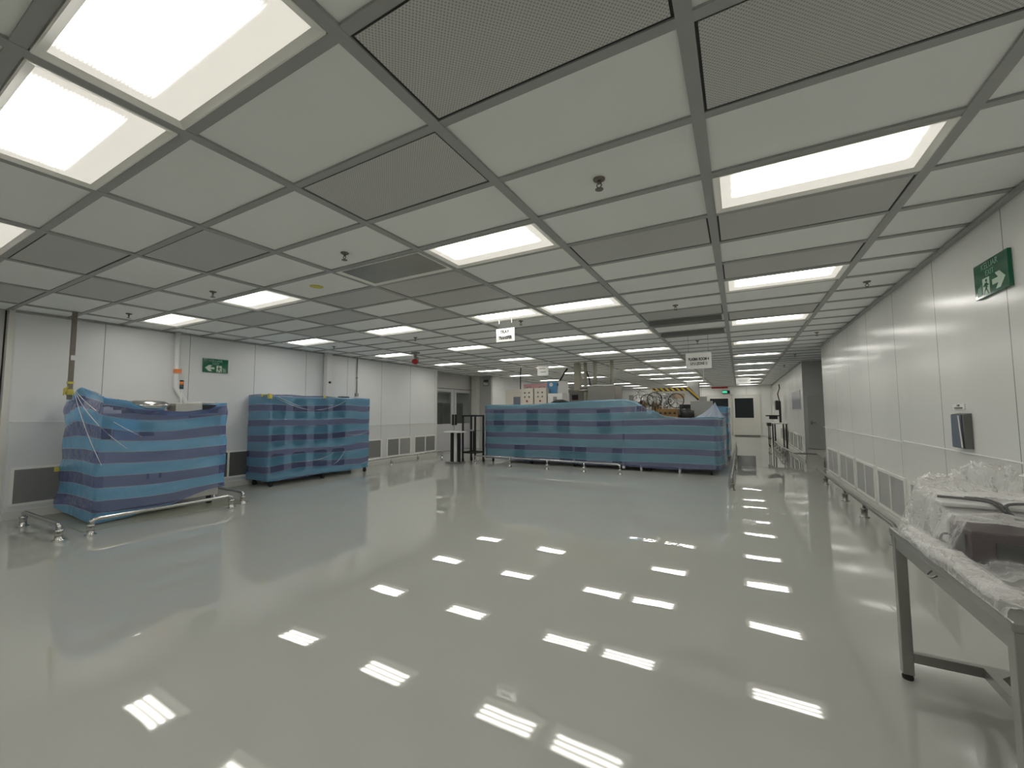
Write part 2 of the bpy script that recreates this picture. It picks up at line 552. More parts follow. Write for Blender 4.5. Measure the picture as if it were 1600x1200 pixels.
# grey hatch door on the cross wall in the alcove
o = MB().box(1.80, 2.75, 15.16, 15.2, 0.36, 1.95).build('door_5', M['door_grey'], kind='structure')
MB().box(1.85, 1.99, 15.09, 15.12, 1.12, 1.15).box(1.87, 1.90, 15.10, 15.16, 1.12, 1.15).box(1.86, 1.91, 15.15, 15.165, 1.08, 1.19).build('door_handle', M['steel_dark'], o)
struct('baseboard_alcove', MB().box(1.75, 4.0, 15.17, 15.2, 0, .33, .004), M['door'])
# observation window in the far right wall
o = MB().box(XR - .02, XR, 15.75, 18.0, 1.55, 2.15).build('window_1', M['poster'], kind='structure')

# ================================================================== CEILING FITTINGS
LINES = {0: 'line along the right wall', -2: 'second line from the right wall',
         -3: 'third line from the right wall', -5: 'fourth line from the right wall',
         -7: 'line along the left wall'}
ORDN = ['nearest the camera', 'second from the camera', 'third from the camera', 'fourth from the camera', 'fifth from the camera',
        'sixth from the camera', 'seventh from the camera', 'eighth from the camera', 'ninth from the camera', 'tenth from the camera',
        'eleventh from the camera', 'twelfth from the camera']
ROWS = {0: [2, 6, 10, 14, 18, 22, 26, 30, 34, 38, 42],
        -2: [-2, 2, 6, 10, 14, 18, 22, 26, 30, 34, 38, 42],
        -3: [-2, 6, 10, 14, 22, 26, 30, 38, 42],
        -5: [-2, 2, 6, 10, 14, 18, 22, 26, 34, 38, 42],
        -7: [2, 6, 10, 14, 18, 22, 27, 31, 35]}

def make_troffer(loc, label, lens_mat, lens_label=None):
    x, y = loc[0], loc[1]
    t = thing('ceiling_light', label, 'light', loc, 'recessed ceiling lights')
    z0, z1 = CZ - .004, 3.0
    m = MB()
    zi = z1 - .006
    for sy in (-1, 1):
        m.prism([(x - .565, y + sy * .27, z0), (x - .565, y + sy * .27, z1), (x - .565, y + sy * .232, z1), (x - .565, y + sy * .232, zi), (x - .565, y + sy * .262, z0)], (1.13, 0, 0))
    for sx in (-1, 1):
        m.prism([(x + sx * .57, y - .265, z0), (x + sx * .57, y - .265, z1), (x + sx * .527, y - .265, z1), (x + sx * .527, y - .265, zi), (x + sx * .562, y - .265, z0)], (0, .53, 0))
    m.build('light_frame', M['frame_white'], t)
    # the lens keeps its own object space centred on the fixture
    l = MB().box(x - .53, x + .53, y - .235, y + .235, zi + .0005, zi + .004).build('light_diffuser', lens_mat, t)
    if lens_label: l['label'] = lens_label
    return t

first = None
for i, rows in ROWS.items():
    for k, j in enumerate(rows):
        loc = (gx(i) + .6, gy(j) + .3, CZ)
        lab = 'lit ceiling light, %s, %s' % (ORDN[k], LINES[i])
        if first is None:
            first = make_troffer(loc, lab, M['lens'])
        else:
            copy_tree(first, loc, lab, 'recessed ceiling lights')
# unseen lights added over and behind the viewpoint for illumination, then the glazed room's lights
for i, j in ((0, -2), (-7, -2), (-7, -6), (-5, -6), (-3, -6), (-2, -6), (0, -6)):
    copy_tree(first, (gx(i) + .6, gy(j) + .3, CZ), 'added unseen ceiling light overhead behind the viewpoint', 'recessed ceiling lights')
for lx, ly, lab in ((-10.9, 12.4, 'added ceiling light in the glazed room just behind the left door'), (-18.4, 23.0, 'lit ceiling light seen through the left glazed door'),
                    (-18.1, 24.6, 'lit ceiling light seen through the right glazed door'), (-11.0, 16.4, 'added ceiling light in the glazed room behind the right door')):  # first and last lights are added to brighten the glazed room
    copy_tree(first, (lx, ly, CZ), lab, 'recessed ceiling lights')
dead = make_troffer((gx(-3) + .6, gy(2) + .3, CZ), 'unlit ceiling light with dark lens and white frame', M['dead_lens'])

PANELS = {(-1, -1): 'large perforated ceiling panel at the top of the picture, left of the long ceiling rail',
          (0, 0): 'large perforated ceiling panel at the top right, right of the long ceiling rail',
          (-2, 0): 'grey ceiling panel two tiles in front of the unlit ceiling light',
          (-1, 3): 'grey ceiling panel just right of the nearest lit light in the second line',
          (0, 3): 'grey ceiling panel directly behind the nearest light along the right wall',
          (0, 5): 'grey ceiling panel directly in front of the second light along the right wall',
          (-4, 0): 'grey ceiling panel two tiles in front of the yellow disc',
          (-5, -1): 'grey ceiling panel beside the cut-off light at the left picture edge',
          (-6, 0): 'grey ceiling panel one bay in from the steel pole of the left machine',
          (-7, -1): 'grey ceiling panel at the left picture edge beside the wall',
          (-3, 3): 'grey ceiling panel directly behind the unlit ceiling light',
          (-3, 4): 'grey ceiling panel second behind the unlit ceiling light',
          (-4, 3): 'grey ceiling panel left of and behind the unlit ceiling light',
          (-4, 5): 'grey ceiling panel beside the third lit light of the fourth line',
          (-6, 3): 'grey ceiling panel between the nearest lights of the two left lines',
          (-5, 4): 'grey ceiling panel second behind the second light of the fourth line',
          (-6, 5): 'grey ceiling panel two rows behind the nearest light along the left wall',
          (-2, 5): 'grey ceiling panel directly in front of the third light of the second line',
          (-1, 8): 'grey ceiling panel just behind the sprinkler before the plasma room sign',
          (-3, 8): 'grey ceiling panel behind the tray transfer sign',
          (0, 9): 'grey ceiling panel directly in front of the third light along the right wall'}
fp = None
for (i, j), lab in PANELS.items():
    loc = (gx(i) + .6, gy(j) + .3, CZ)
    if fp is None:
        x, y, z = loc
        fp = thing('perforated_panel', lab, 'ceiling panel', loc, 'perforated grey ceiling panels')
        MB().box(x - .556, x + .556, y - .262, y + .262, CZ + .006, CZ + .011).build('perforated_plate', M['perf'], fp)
        MB().box(x - .568, x + .568, y - .274, y + .274, CZ + .0095, CZ + .0145).build('painted_shadow_gap', M['black_gap'], fp)  # black rim round the plate, painted in place of its recess shadow
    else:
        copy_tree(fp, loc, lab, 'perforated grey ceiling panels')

# tilted / opened ceiling plates in the unlit bay
for n, (j, lab) in enumerate(((9, 'dark tilted ceiling plate hanging open, nearest of the unlit bay'),
                              (11, 'dark tilted ceiling plate hanging open, behind the first one'))):
    x0, x1 = gx(-1) + .06, gx(0) - .06
    y0, y1 = gy(j) + .04, gy(j) + .5
    m = MB()
    m.prism([(x0, y0, CZ), (x0, y1, CZ), (x0, y1, CZ - .015), (x0, y0 + .05, CZ - .06)], (x1 - x0, 0, 0))
    single('ceiling_plate', m, M['louver'], lab, 'ceiling plate', 'opened ceiling plates', loc=((x0 + x1) / 2, (y0 + y1) / 2, CZ))

SPR = [((-0.74, 2.52), 'sprinkler head nearest the camera, right of the second light line'),
       ((-3.20, 2.55), 'sprinkler head just left of the unlit ceiling light'),
       ((-5.65, 2.59), 'sprinkler head between the nearest lights of the two left lines'),
       ((-8.00, 2.56), 'sprinkler head by the steel pole of the left machine'),
       ((-0.74, 6.16), 'sprinkler head in front of the tilted ceiling plates'),
       ((1.36, 6.13), 'nearest sprinkler head in the narrow tile strip along the right wall'),
       ((-3.11, 5.95), 'sprinkler head beside the tray transfer sign'),
       ((-5.65, 6.23), 'sprinkler head right of the second light of the fourth line'),
       ((-8.02, 6.16), 'sprinkler head above the white column behind the middle machine'),
       ((-0.73, 9.55), 'sprinkler head behind the tilted ceiling plates'),
       ((1.36, 9.68), 'second sprinkler head in the narrow strip along the right wall'),
       ((1.36, 13.2), 'third sprinkler head in the narrow strip along the right wall'),
       ((1.36, 16.2), 'farthest sprinkler head in the narrow strip along the right wall')]
fs = None
for (x, y), lab in SPR:
    if fs is None:
        fs = thing('sprinkler_head', lab, 'sprinkler', (x, y, CZ + .005), 'ceiling sprinkler heads')
        c = 3.0
        MB().lathe(x, y, [(.038, c), (.038, c - .006), (.030, c - .012), (.012, c - .014)]).build('escutcheon', M['bronze'], fs)
        MB().lathe(x, y, [(.011, c - .012), (.011, c - .03), (.007, c - .034)], 12).tube([(x - .011, y, c - .03), (x - .016, y, c - .045), (x, y, c - .066)], .004, 8).tube([(x + .011, y, c - .03), (x + .016, y, c - .045), (x, y, c - .066)], .004, 8).build('nozzle', M['bronze'], fs)
        MB().lathe(x, y, [(.004, c - .064), (.026, c - .068), (.026, c - .071), (.004, c - .072)]).build('deflector', M['bronze'], fs)
    else:
        copy_tree(fs, (x, y, CZ + .005), lab, 'ceiling sprinkler heads')

m = MB().lathe(-4.36, 3.09, [(.075, 2.9995), (.075, 2.996), (.06, 2.993), (.002, 2.992)], 24)
single('ceiling_disc', m, M['yellow'], 'flat yellow disc stuck on a ceiling tile left of the unlit light', 'sticker', loc=(-4.36, 3.09, 2.995))

# red alarm lamp hanging from the ceiling
bx, by = -7.05, 7.78
t = thing('alarm_bell', 'red alarm bell hanging on a grey bracket near the left wall', 'alarm', (bx, by, 3.0))
MB().box(bx - .09, bx + .09, by - .06, by + .06, 2.955, 2.999).box(bx - .03, bx + .03, by - .02, by + .02, 2.86, 2.96).build('bracket', M['grey_box'], t)
MB().lathe(bx, 2.76, [(.002, by - .10), (.04, by - .095), (.06, by - .07), (.07, by - .03), (.07, by + .03), (.03, by + .05)], 20, 'y').build('bell_dome', M['red'], t)
MB().box(bx - .05, bx + .05, by + .02, by + .06, 2.72, 2.88).build('mounting_plate', M['grey_box'], t)

# ------------------------------------------------------------------ hanging signs
def hanging_sign(name, label, x0, x1, y, z0, z1, mat=None, wires=True):
    t = thing(name, label, 'sign', ((x0 + x1) / 2, y, z0))
    MB().box(x0, x1, y - .006, y + .006, z0, z1).build('sign_board', mat or M['paper'], t)
    if wires:
        MB().tube([(x0 + .05, y, z1 - .005), (x0 + .05, y, 2.99)], .003, 6).build('hanging_wire', M['steel'], t)
        MB().tube([(x1 - .05, y, z1 - .005), (x1 - .05, y, 2.99)], .003, 6).build('hanging_wire', M['steel'], t)
    return t

s = hanging_sign('hanging_sign', 'white hanging sign reading TRAY TRANSFER', -3.37, -3.04, 5.6, 2.61, 2.82)
text_part('TRAY', .066, (-3.215, 5.592, 2.765), (1, 0, 0), M['ink'], 'sign_text', s, bold=.002)
text_part('TRANSFER', .068, (-3.205, 5.592, 2.67), (1, 0, 0), M['ink'], 'sign_text', s, bold=.003, xscale=.76)
s = hanging_sign('hanging_sign', 'white hanging sign reading PLASMA ROOM 4', -.865, -.42, 8.5, 2.30, 2.60)
text_part('PLASMA ROOM 4', .075, (-.64, 8.492, 2.48), (1, 0, 0), M['ink'], 'sign_text', s, bold=.003, xscale=.62)
text_part('S.P.U (ZONE 1)', .07, (-.64, 8.492, 2.395), (1, 0, 0), M['ink'], 'sign_text', s, bold=.002, xscale=.64)
s = hanging_sign('hanging_sign', 'small white hanging sign far down the aisle by the far door', -.07, .41, 18.0, 2.53, 2.75)
MB().box(.02, .32, 17.988, 17.994, 2.655, 2.68).box(.04, .30, 17.988, 17.994, 2.605, 2.628).build('sign_text', M['grey_box'], s)
s = hanging_sign('hanging_sign', 'white hanging sign above the control boxes of the long machine', -5.15, -4.80, 10.9, 2.55, 2.83)
MB().box(-5.09, -4.9, 10.888, 10.894, 2.74, 2.765).box(-5.06, -4.88, 10.888, 10.894, 2.64, 2.665).build('sign_text', M['louver_pale'], s)
s = hanging_sign('hanging_sign', 'dark sign with pale picture on the grey panel beside the column', -9.36, -9.06, 14.46, 2.56, 2.88, M['louver_pale'], wires=False)
MB().box(-9.30, -9.12, 14.452, 14.455, 2.62, 2.69).box(-9.33, -9.25, 14.452, 14.455, 2.64, 2.72).build('sign_picture', M['paper'], s)
MB().box(-9.31, -9.10, 14.452, 14.455, 2.75, 2.82).build('sign_text', M['ink'], s)
# thin white pole hanging beyond the plasma sign
m = MB().box(-.95, -.92, 13.99, 14.02, 2.42, 3.0)
single('hanging_rod', m, M['paper'], 'thin white rod hanging from the ceiling behind the plasma room sign', 'rod', loc=(-.935, 14.0, 2.42))

def exit_sign(label, x, nx, yc, zc, W, H, right):
    """KELUAR EXIT sign on a wall; nx = +-1 is the way it faces"""
    t = thing('exit_sign', label, 'sign', (x, yc, zc))
    rd = Vector((0, 1, 0)) if nx > 0 else Vector((0, -1, 0))     # reader's right
    f = x + nx * .024
    lo, hi = sorted((x, f))
    MB().box(lo, hi, yc - W / 2, yc + W / 2, zc - H / 2, zc + H / 2, .002).build('sign_plate', M['green'], t)
    P = lambda u, v, d=.0015: (f + nx * d, yc + rd.y * u * W, zc + v * H)
    def flat(polys, mat, nm, d=.001):
        m = MB()
        for p in polys:
            m.prism([P(u, v, 0) for u, v in p], (nx * d, 0, 0))
        return m.build(nm, mat, t)
    text_part('KELUAR', H * .24, P(0, .345), rd, M['sign_dim'], 'sign_text', t, xscale=1.0)
    text_part('EXIT', H * .22, P(-.0, .13), rd, M['sign_dim'], 'sign_text', t)
    sg = 1 if right else -1
    A = [(.05, -.12), (.22, -.12), (.14, .03), (.27, .03), (.42, -.18), (.27, -.42), (.14, -.42), (.22, -.27), (.05, -.27)]
    flat([[(sg * u, v) for u, v in A]], M['sign_mark'], 'arrow')
    flat([[(sg * u, v) for u, v in ((-.24, .02), (-.03, .02), (-.03, -.46), (-.24, -.46))]], M['sign_mark'], 'doorway')
    man = [[(-.12 + .026 * cos(a), -.06 + .045 * sin(a)) for a in [2 * pi * k / 12 for k in range(12)]],
           [(-.17, -.12), (-.10, -.12), (-.09, -.27), (-.15, -.27)],
           [(-.16, -.13), (-.22, -.20), (-.20, -.23), (-.14, -.17)],
           [(-.11, -.13), (-.05, -.19), (-.06, -.22), (-.11, -.18)],
           [(-.15, -.26), (-.20, -.36), (-.23, -.45), (-.20, -.46), (-.17, -.36), (-.11, -.27)],
           [(-.13, -.26), (-.09, -.34), (-.055, -.45), (-.085, -.46), (-.11, -.36), (-.15, -.28)]]
    flat([[(sg * u, v) for u, v in p] for p in man], M['green'], 'running_figure', .0018)
    fl = [[(-.29 - k * .045, -.12 - .03 * k), (-.27 - k * .045, -.12 - .03 * k), (-.30 - k * .045, -.44), (-.325 - k * .045, -.44)] for k in range(3)]
    flat([[(sg * u, v) for u, v in p] for p in fl], M['sign_dim'], 'flame_marks')
    return t
exit_sign('green KELUAR EXIT sign with arrow pointing right on the right wall', XR, -1, 4.385, 2.50, .47, .27, True)
exit_sign('green KELUAR EXIT sign with arrow pointing left on the left wall', XL, 1, 4.27, 2.435, .45, .27, False)
# lit green exit lamp over the far doors and red strip above it
t = thing('exit_lamp', 'small glowing green exit lamp above the far doors', 'sign', (-.62, YF, 2.55))
MB().box(-.85, -.45, YF - .10, YF, 2.53, 2.72).build('lamp_housing', M['black'], t)
MB().box(-.84, -.60, YF - .11, YF - .10, 2.57, 2.69).build('lamp_panel', M['exit_glow'], t)
single('red_strip', MB().box(-1.45, -.55, YF - .03, YF, 2.86, 2.95), M['red'], 'narrow red strip high on the far wall above the exit lamp', 'strip', loc=(-1.0, YF, 2.9))

# ================================================================== WALL GRILLES, FILM, RAILS
def grille(label, x, nx, ya, yb, z0, z1, pale=(False, False)):
    t = thing('return_air_grille', label, 'grille', (x, (ya + yb) / 2, z0), 'low wall air grilles')
    d = lambda a, b: sorted((x + nx * a, x + nx * b))
    fr = MB(); l, h = d(0, .022)
    ym = (ya + yb) / 2
    e = .035
    fr.box(l, h, ya - e, yb + e, z1, z1 + e).box(l, h, ya - e, yb + e, z0 - e, z0)
    fr.box(l, h, ya - e, ya, z0, z1).box(l, h, yb, yb + e, z0, z1).box(l, h, ym - .018, ym + .018, z0, z1)
    fr.build('grille_frame', M['frame_white'], t)
    for k, (a, b) in enumerate(((ya, ym - .018), (ym + .018, yb))):
        m = MB(); l, h = d(0.001, .004); m.box(l, h, a, b, z0, z1)
        n = int((z1 - z0) / .022)
        for q in range(n):
            z = z0 + (q + .5) * (z1 - z0) / n
            m.prism([(x + nx * .004, a, z + .009), (x + nx * .016, a, z - .006), (x + nx * .016, a, z - .003), (x + nx * .004, a, z + .012)], (0, b - a, 0))
        m.build('louver_panel', M['louver_pale'] if pale[k] else M['louver'], t)
    return t
for (a, b, lab, pl) in ((1.76, 2.9, 'wide dark air grille low on the left wall beside the nearest covered machine', (0, 0)),
                        (4.0, 5.15, 'dark air grille low on the left wall between the two covered machines', (0, 0)),
                        (7.42, 8.62, 'dark air grille low on the left wall right behind the middle machine', (0, 0)),
                        (8.89, 9.83, 'air grille low on the left wall, second from its far end, half pale', (0, 1)),
                        (10.06, 11.03, 'air grille low on the left wall, at its far end', (0, 0))):
    grille(lab, XL, 1, a, b, .22, .70, pl)
for (a, b, lab) in ((10.44, 11.42, 'air grille low on the right wall at its far corner'),
                    (9.13, 10.21, 'air grille low on the right wall, second from the far corner'),
                    (7.90, 8.91, 'air grille low on the right wall, third from the far corner'),
                    (6.63, 7.68, 'air grille low on the right wall, fourth from the far corner'),
                    (5.36, 6.40, 'air grille low on the right wall behind the film-wrapped table')):
    grille(lab, XR, -1, a, b, .2, .65, (1, 1))
for k in range(6):
    a = 15.7 + k * 1.28
    grille('air grille low on the wall beyond the alcove, %s along it' % ('first', 'second', 'third', 'fourth', 'fifth', 'sixth')[k], XR, -1, a, a + 1.02, .2, .68, (1, 1))

def wall_sheet(label, x, nx, ya, yb, z1, flare=.10, seed=0, edge=True):
    t = thing('plastic_sheet', label, 'plastic sheet', (x, (ya + yb) / 2, 0), 'clear plastic sheets taped along the walls')
    m = MB(); NY, NZ = int((yb - ya) / .12) + 2, 14
    g = []
    for a in range(NY):
        y = ya + (yb - ya) * a / (NY - 1)
        row = []
        for b in range(NZ):
            v = b / (NZ - 1)
            z = z1 * v + .004
            if b == NZ - 1: z += .012 * noise.noise(Vector((y * 1.3, seed, 3)))
            off = .028 + flare * max(0, .25 - v) ** 1.3 * 2.2 + .022 * (1 - v * .8) * noise.noise(Vector((y * 2.1, z * 2.3, seed)))
            row.append(m.bm.verts.new((x + nx * max(off, .0255 if b else .02), y, z)))
        g.append(row)
    for a in range(NY - 1):
        for b in range(NZ - 1):
            f = m.bm.faces.new((g[a][b], g[a + 1][b], g[a + 1][b + 1], g[a][b + 1])); f.smooth = True
    m.build('sheet', M['film_wall'], t)
    if edge:
        e = MB()
        lo, hi = sorted((x + nx * .022, x + nx * .034))
        pts = [(x + nx * .03, ya + (yb - ya) * q / 20, z1 + .012 * noise.noise(Vector(((ya + (yb - ya) * q / 20) * 1.3, seed, 3))) + .004) for q in range(21)]
        e.tube(pts, .007, 6)
        e.build('folded_edge', M['film_edge'], t)
    return t
wall_sheet('clear plastic sheet hanging on the right wall between table and alcove corner', XR, -1, 6.52, 11.73, 1.12, .10, 2)
wall_sheet('clear plastic sheet hanging on the right wall behind the table', XR, -1, 0.5, 6.46, 1.13, .06, 5)
wall_sheet('clear plastic sheet on the left wall beyond the middle machine', XL, 1, 7.60, 11.10, 1.14, .07, 8)
wall_sheet('clear plastic sheet at the near end of the left wall', XL, 1, 1.68, 3.3, 1.38, .05, 11)

def guard_rail(label, path, posts, r=.024, z=.185, drop=(True, True), mat='steel'):
    """low stainless kick rail: bent top bar and stubby posts with flanges"""
    p = [Vector((a, b, z)) for a, b in path]
    t = thing('guard_rail', label, 'guard rail', (posts[0][0], posts[0][1], 0), 'low stainless guard rails')
    pts = []
    def bend(c, a, b, rad=.075):
        da, db = (a - c).normalized(), (b - c).normalized()
        out = []
        for q in range(7):
            k = q / 6
            out.append((c + da * rad) * (1 - k) ** 2 + c * 2 * k * (1 - k) + (c + db * rad) * k * k)
        return out
    full = ([Vector((p[0].x, p[0].y, .02))] if drop[0] else []) + p + ([Vector((p[-1].x, p[-1].y, .02))] if drop[1] else [])
    pts.append(full[0])
    for k in range(1, len(full) - 1):
        pts += bend(full[k], full[k - 1], full[k + 1])
    pts.append(full[-1])
    MB().tube(pts, r, 14).build('top_bar', M[mat], t)
    for (x, y) in posts:
        MB().lathe(x, y, [(.058, 0.0), (.058, .008), (.036, .012), (.036, .10), (.042, .102), (.042, .125), (.028, .128)], 18).tube([(x, y, .1), (x, y, z)], .02, 10).build('post', M[mat], t)
    return t
guard_rail('short low stainless guard rail at the near end of the left machine', [(-8.46, 1.75), (-7.12, 1.76)], [(-8.46, 1.75), (-7.12, 1.76)])
guard_rail('low stainless guard rail along the front of the left machine', [(-7.10, 2.03), (-7.13, 3.66)], [(-7.10, 2.03), (-7.13, 3.66)])
guard_rail('short low stainless guard rail at the far end of the left machine', [(-7.25, 3.90), (-8.3, 3.95)], [(-7.25, 3.90), (-8.3, 3.95)])
guard_rail('low stainless guard rail along the left wall beyond the middle machine', [(-8.68, 7.7), (-8.68, 10.9)], [(-8.68, 7.7), (-8.68, 8.65), (-8.68, 9.75), (-8.68, 10.9)], z=.22)
guard_rail('long low stainless guard rail in front of the long covered machine', [(-6.72, 9.98), (-2.52, 9.84)], [(-6.72, 9.98), (-5.56, 9.94), (-4.43, 9.90), (-3.42, 9.87), (-2.52, 9.84)], r=.02, z=.24)
guard_rail('low stainless guard rail along the right wall behind the table', [(1.47, 6.15), (1.47, 11.3)], [(1.47, 6.15), (1.49, 7.55), (1.49, 8.75), (1.49, 10.5)], z=.21, drop=(True, False), mat='steel_dark')
guard_rail('low stainless guard rail turning into the alcove', [(1.9, 13.35), (1.9, 14.4), (1.35, 14.4), (1.22, 16.6), (1.22, 19.6)], [(1.22, 15.6), (1.22, 16.6), (1.22, 17.6), (1.22, 18.6), (1.22, 19.6)], z=.27, drop=(True, True), mat='steel_dark')
guard_rail('low dark guard rail down the aisle beside the long covered machine', [(-.17, 8.95), (-.16, 18.5)], [(-.17, 8.95), (-.16, 12.0), (-.16, 15.0), (-.16, 18.5)], z=.26, mat='steel_dark')

# ================================================================== STRIPED FILM COVERS
def rounded(path, rad=.06, n=5):
    path = [Vector((a, b)) for a, b in path]
    out = [path[0]]
    for k in range(1, len(path) - 1):
        c = path[k]; da = (path[k - 1] - c).normalized(); db = (path[k + 1] - c).normalized()
        for q in range(n + 1):
            t = q / n
            out.append((c + da * rad) * (1 - t) ** 2 + c * 2 * t * (1 - t) + (c + db * rad) * t * t)
    out.append(path[-1])
    return out

def film_cover(name, label, group, mat, path, zb, zt, step=.055, rows=34, amp=.014, seed=0, warp=None, inward=.35, lid=None, flip=1, push=None, rad=.06, cat='plastic cover', extra=None, vmap=None):
    """path: plan polyline; zb(s), zt(s): bottom and top heights at arc length s; returns the thing"""
    P = rounded(path, rad)
    L = [0.0]
    for a, b in zip(P, P[1:]): L.append(L[-1] + (b - a).length)
    tot = L[-1]
    N = int(tot / step) + 1
    def at(s):
        for k in range(len(P) - 1):
            if s <= L[k + 1] or k == len(P) - 2:
                f = (s - L[k]) / max(L[k + 1] - L[k], 1e-6)
                p = P[k].lerp(P[k + 1], f)
                return p, (P[k + 1] - P[k]).normalized()
    bm = bmesh.new(); uvl = bm.loops.layers.uv.new('stripe')
    cols = []
    for a in range(N + 1):
        s = tot * a / N
        p, d = at(s)
        nrm = Vector((d.y, -d.x)) * flip
        b0, t0 = zb(s), zt(s)
        col = []
        for k in range(rows + 1):
            v = k / rows
            z = b0 + (t0 - b0) * v
            o = amp * (noise.noise(Vector((s * 2.6, z * 3.1, seed))) + .6 * noise.noise(Vector((s * 1.2 + z * 4, z * 6.5 - s * 2.0, seed + 7))))
            o += .006
            if push: o = max(o + push(s, z, v), -.05)
            q = p + nrm * o
            vv = z + (warp(s, z) if warp else 0)
            if vmap: vv = vmap(s, z, v)
            col.append((bm.verts.new((q.x, q.y, z)), (s, vv)))
        if lid:
            for k in range(1, 6):
                f = k / 5
                q = p - nrm * inward * f
                z = t0 + lid(s, f)
                col.append((bm.verts.new((q.x, q.y, z)), (s, t0 + (warp(s, t0) if warp else 0) + inward * f)))
        cols.append(col)
    for A, B in zip(cols, cols[1:]):
        for k in range(len(A) - 1):
            quad = (A[k], B[k], B[k + 1], A[k + 1])
            f = bm.faces.new([q[0] for q in quad]); f.smooth = True
            for lp, q in zip(f.loops, quad): lp[uvl].uv = q[1]
    me = bpy.data.meshes.new(name)
    loc = Vector((P[0].x, P[0].y, 0))
    bmesh.ops.translate(bm, verts=bm.verts, vec=-loc)
    bm.to_mesh(me); bm.free()
    me.materials.append(mat)
    t = thing(name, label, cat, loc, group)
    ob = bpy.data.objects.new('striped_sheet', me); COL.objects.link(ob); ob.parent = t
    ORG[ob.name] = loc
    return t

def sstep(a, b, x):
    t = min(1, max(0, (x - a) / (b - a))); return t * t * (3 - 2 * t)

def curve(pts):
    def f(s):
        if s <= pts[0][0]: return pts[0][1]
        for (a, va), (b, vb) in zip(pts, pts[1:]):
            if s <= b:
                return va + (vb - va) * sstep(a, b, s)
        return pts[-1][1]
    return f

def caster(mb_parent, x, y, h=.12):
    m = MB().box(x - .03, x + .03, y - .03, y + .03, h - .015, h)
    m.box(x - .026, x - .02, y - .02, y + .03, .04, h - .01).box(x + .02, x + .026, y - .02, y + .03, .04, h - .01)
    m.lathe(y + .012, .045, [(.02, x - .018), (.045, x - .016), (.045, x + .016), (.02, x + .018)], 16, 'x')
    return m.build('caster', M['rubber'], mb_parent)

# ---- A: the nearest machine on the left
XA, YA0, YA1 = -7.68, 2.22, 3.80
t = thing('process_machine', 'cream machine on castors under the striped cover nearest the left edge', 'machine', (-8.3, 3.0, 0))
XI = XA - .08
MB().box(-8.95, XI - .02, YA0 + .10, YA1 - .02, .13, 1.50, .015).build('cabinet', M['cream'], t)
MB().box(XI - .02, XI - .008, 2.40, 2.66, 1.12, 1.43).build('display_screen', M['screen_blue'], t)
MB().box(XI - .02, XI - .012, 2.68, 2.86, 1.16, 1.36).build('viewing_window', M['dark_window'], t)
MB().box(XI - .02, XI - .012, 2.27, 2.37, 1.14, 1.44).build('side_window', M['dark_window'], t)
MB().box(XI - .02, XI - .012, 3.36, 3.44, 1.00, 1.05).box(XI - .02, XI - .012, 3.30, 3.75, 1.34, 1.46).build('name_plate', M['grey_box'], t)
MB().box(XI - .02, XI - .01, 2.80, 2.83, .52, .62).box(XI - .02, XI - .01, 2.95, 2.98, .52, .62).build('latch', M['grey_box'], t)
MB().box(-8.25, -7.80, 3.13, 3.50, 1.50, 1.66, .01).build('top_housing', M['beige'], t)
MB().box(-8.15, -7.80, 3.50, 3.74, 1.50, 1.64, .008).build('black_tray', M['black'], t)
MB().box(-8.35, -7.85, 3.505, 3.72, 1.655, 1.69, .012).build('top_flap', M['white'], t)
# drum lid and clamp lying on top
m = MB().lathe(-7.98, 2.82, [(.27, 1.50), (.28, 1.58), (.295, 1.60), (.295, 1.63), (.28, 1.65), (.22, 1.685), (.10, 1.70), (.002, 1.705)], 36)
m.build('drum_lid', M['steel'], t)
m = MB().tube([(-7.95, 2.40, 1.60), (-7.88, 2.46, 1.69), (-7.86, 2.54, 1.66)], .022, 8).lathe(-7.90, 2.46, [(.04, 1.55), (.05, 1.60), (.03, 1.64), (.01, 1.65)], 12).tube([(-7.98, 2.30, 1.60), (-7.9, 2.42, 1.62), (-7.8, 2.52, 1.58)], .012, 8)
m.build('lid_clamp', M['steel_dark'], t)
for x in (-8.85, XA - .12):
    for y in (YA0 + .14, YA1 - .16):
        caster(t, x, y, .135)
# floor plate under it
single('floor_plate', MB().box(-9.0, -7.30, 2.02, 4.05, 0.0005, .006), M['gasket'], 'thin olive floor plate under the nearest striped machine', 'floor plate', loc=(-8.1, 3, 0))

# plan of the cover: wall side -> near face -> corner -> front -> far side
LA = 1.32                      # length of the near face
zbA = curve([(0, .10), (.35, .05), (LA, .02), (LA + .35, .03), (LA + .75, .10), (LA + 1.55, .27), (LA + 2.4, .27)])
ztA = curve([(0, 1.70), (.25, 1.76), (.50, 1.86), (.66, 1.88), (1.0, 1.80), (LA, 1.74), (LA + .28, 1.69), (LA + .55, 1.56), (LA + 1.0, 1.525), (LA + 1.32, 1.56), (LA + 1.58, 1.67), (LA + 2.5, 1.68)])
def pushA(s, z, v):
    o = 0
    # tent of cloth pulled from the near corner up to the pole: hollow between folds
    if s < LA + .6:
        k = max(0, 1 - abs(s - LA) / .55) * sstep(.75, 1.25, z)
        o -= .05 * k
    # loose flares on the wall side
    if s < .25:
        o += .07 * sstep(.25, 0, s) * noise.noise(Vector((z * 2.7, 4, 4)))
    # radiating folds from the pole
    ang = math.atan2(1.9 - z, s - .6)
    rr = math.hypot(1.9 - z, s - .6)
    if 0 < rr < 1.2:
        o += .022 * sin(ang * 15) * sstep(1.2, .3, rr) * sstep(0, .2, rr)
    if s > LA + .1 and s < LA + 1.5:
        o -= .03 * sstep(.95, 1.15, z) * sstep(1.60, 1.35, z) * sstep(LA, LA + .4, s)
    return o
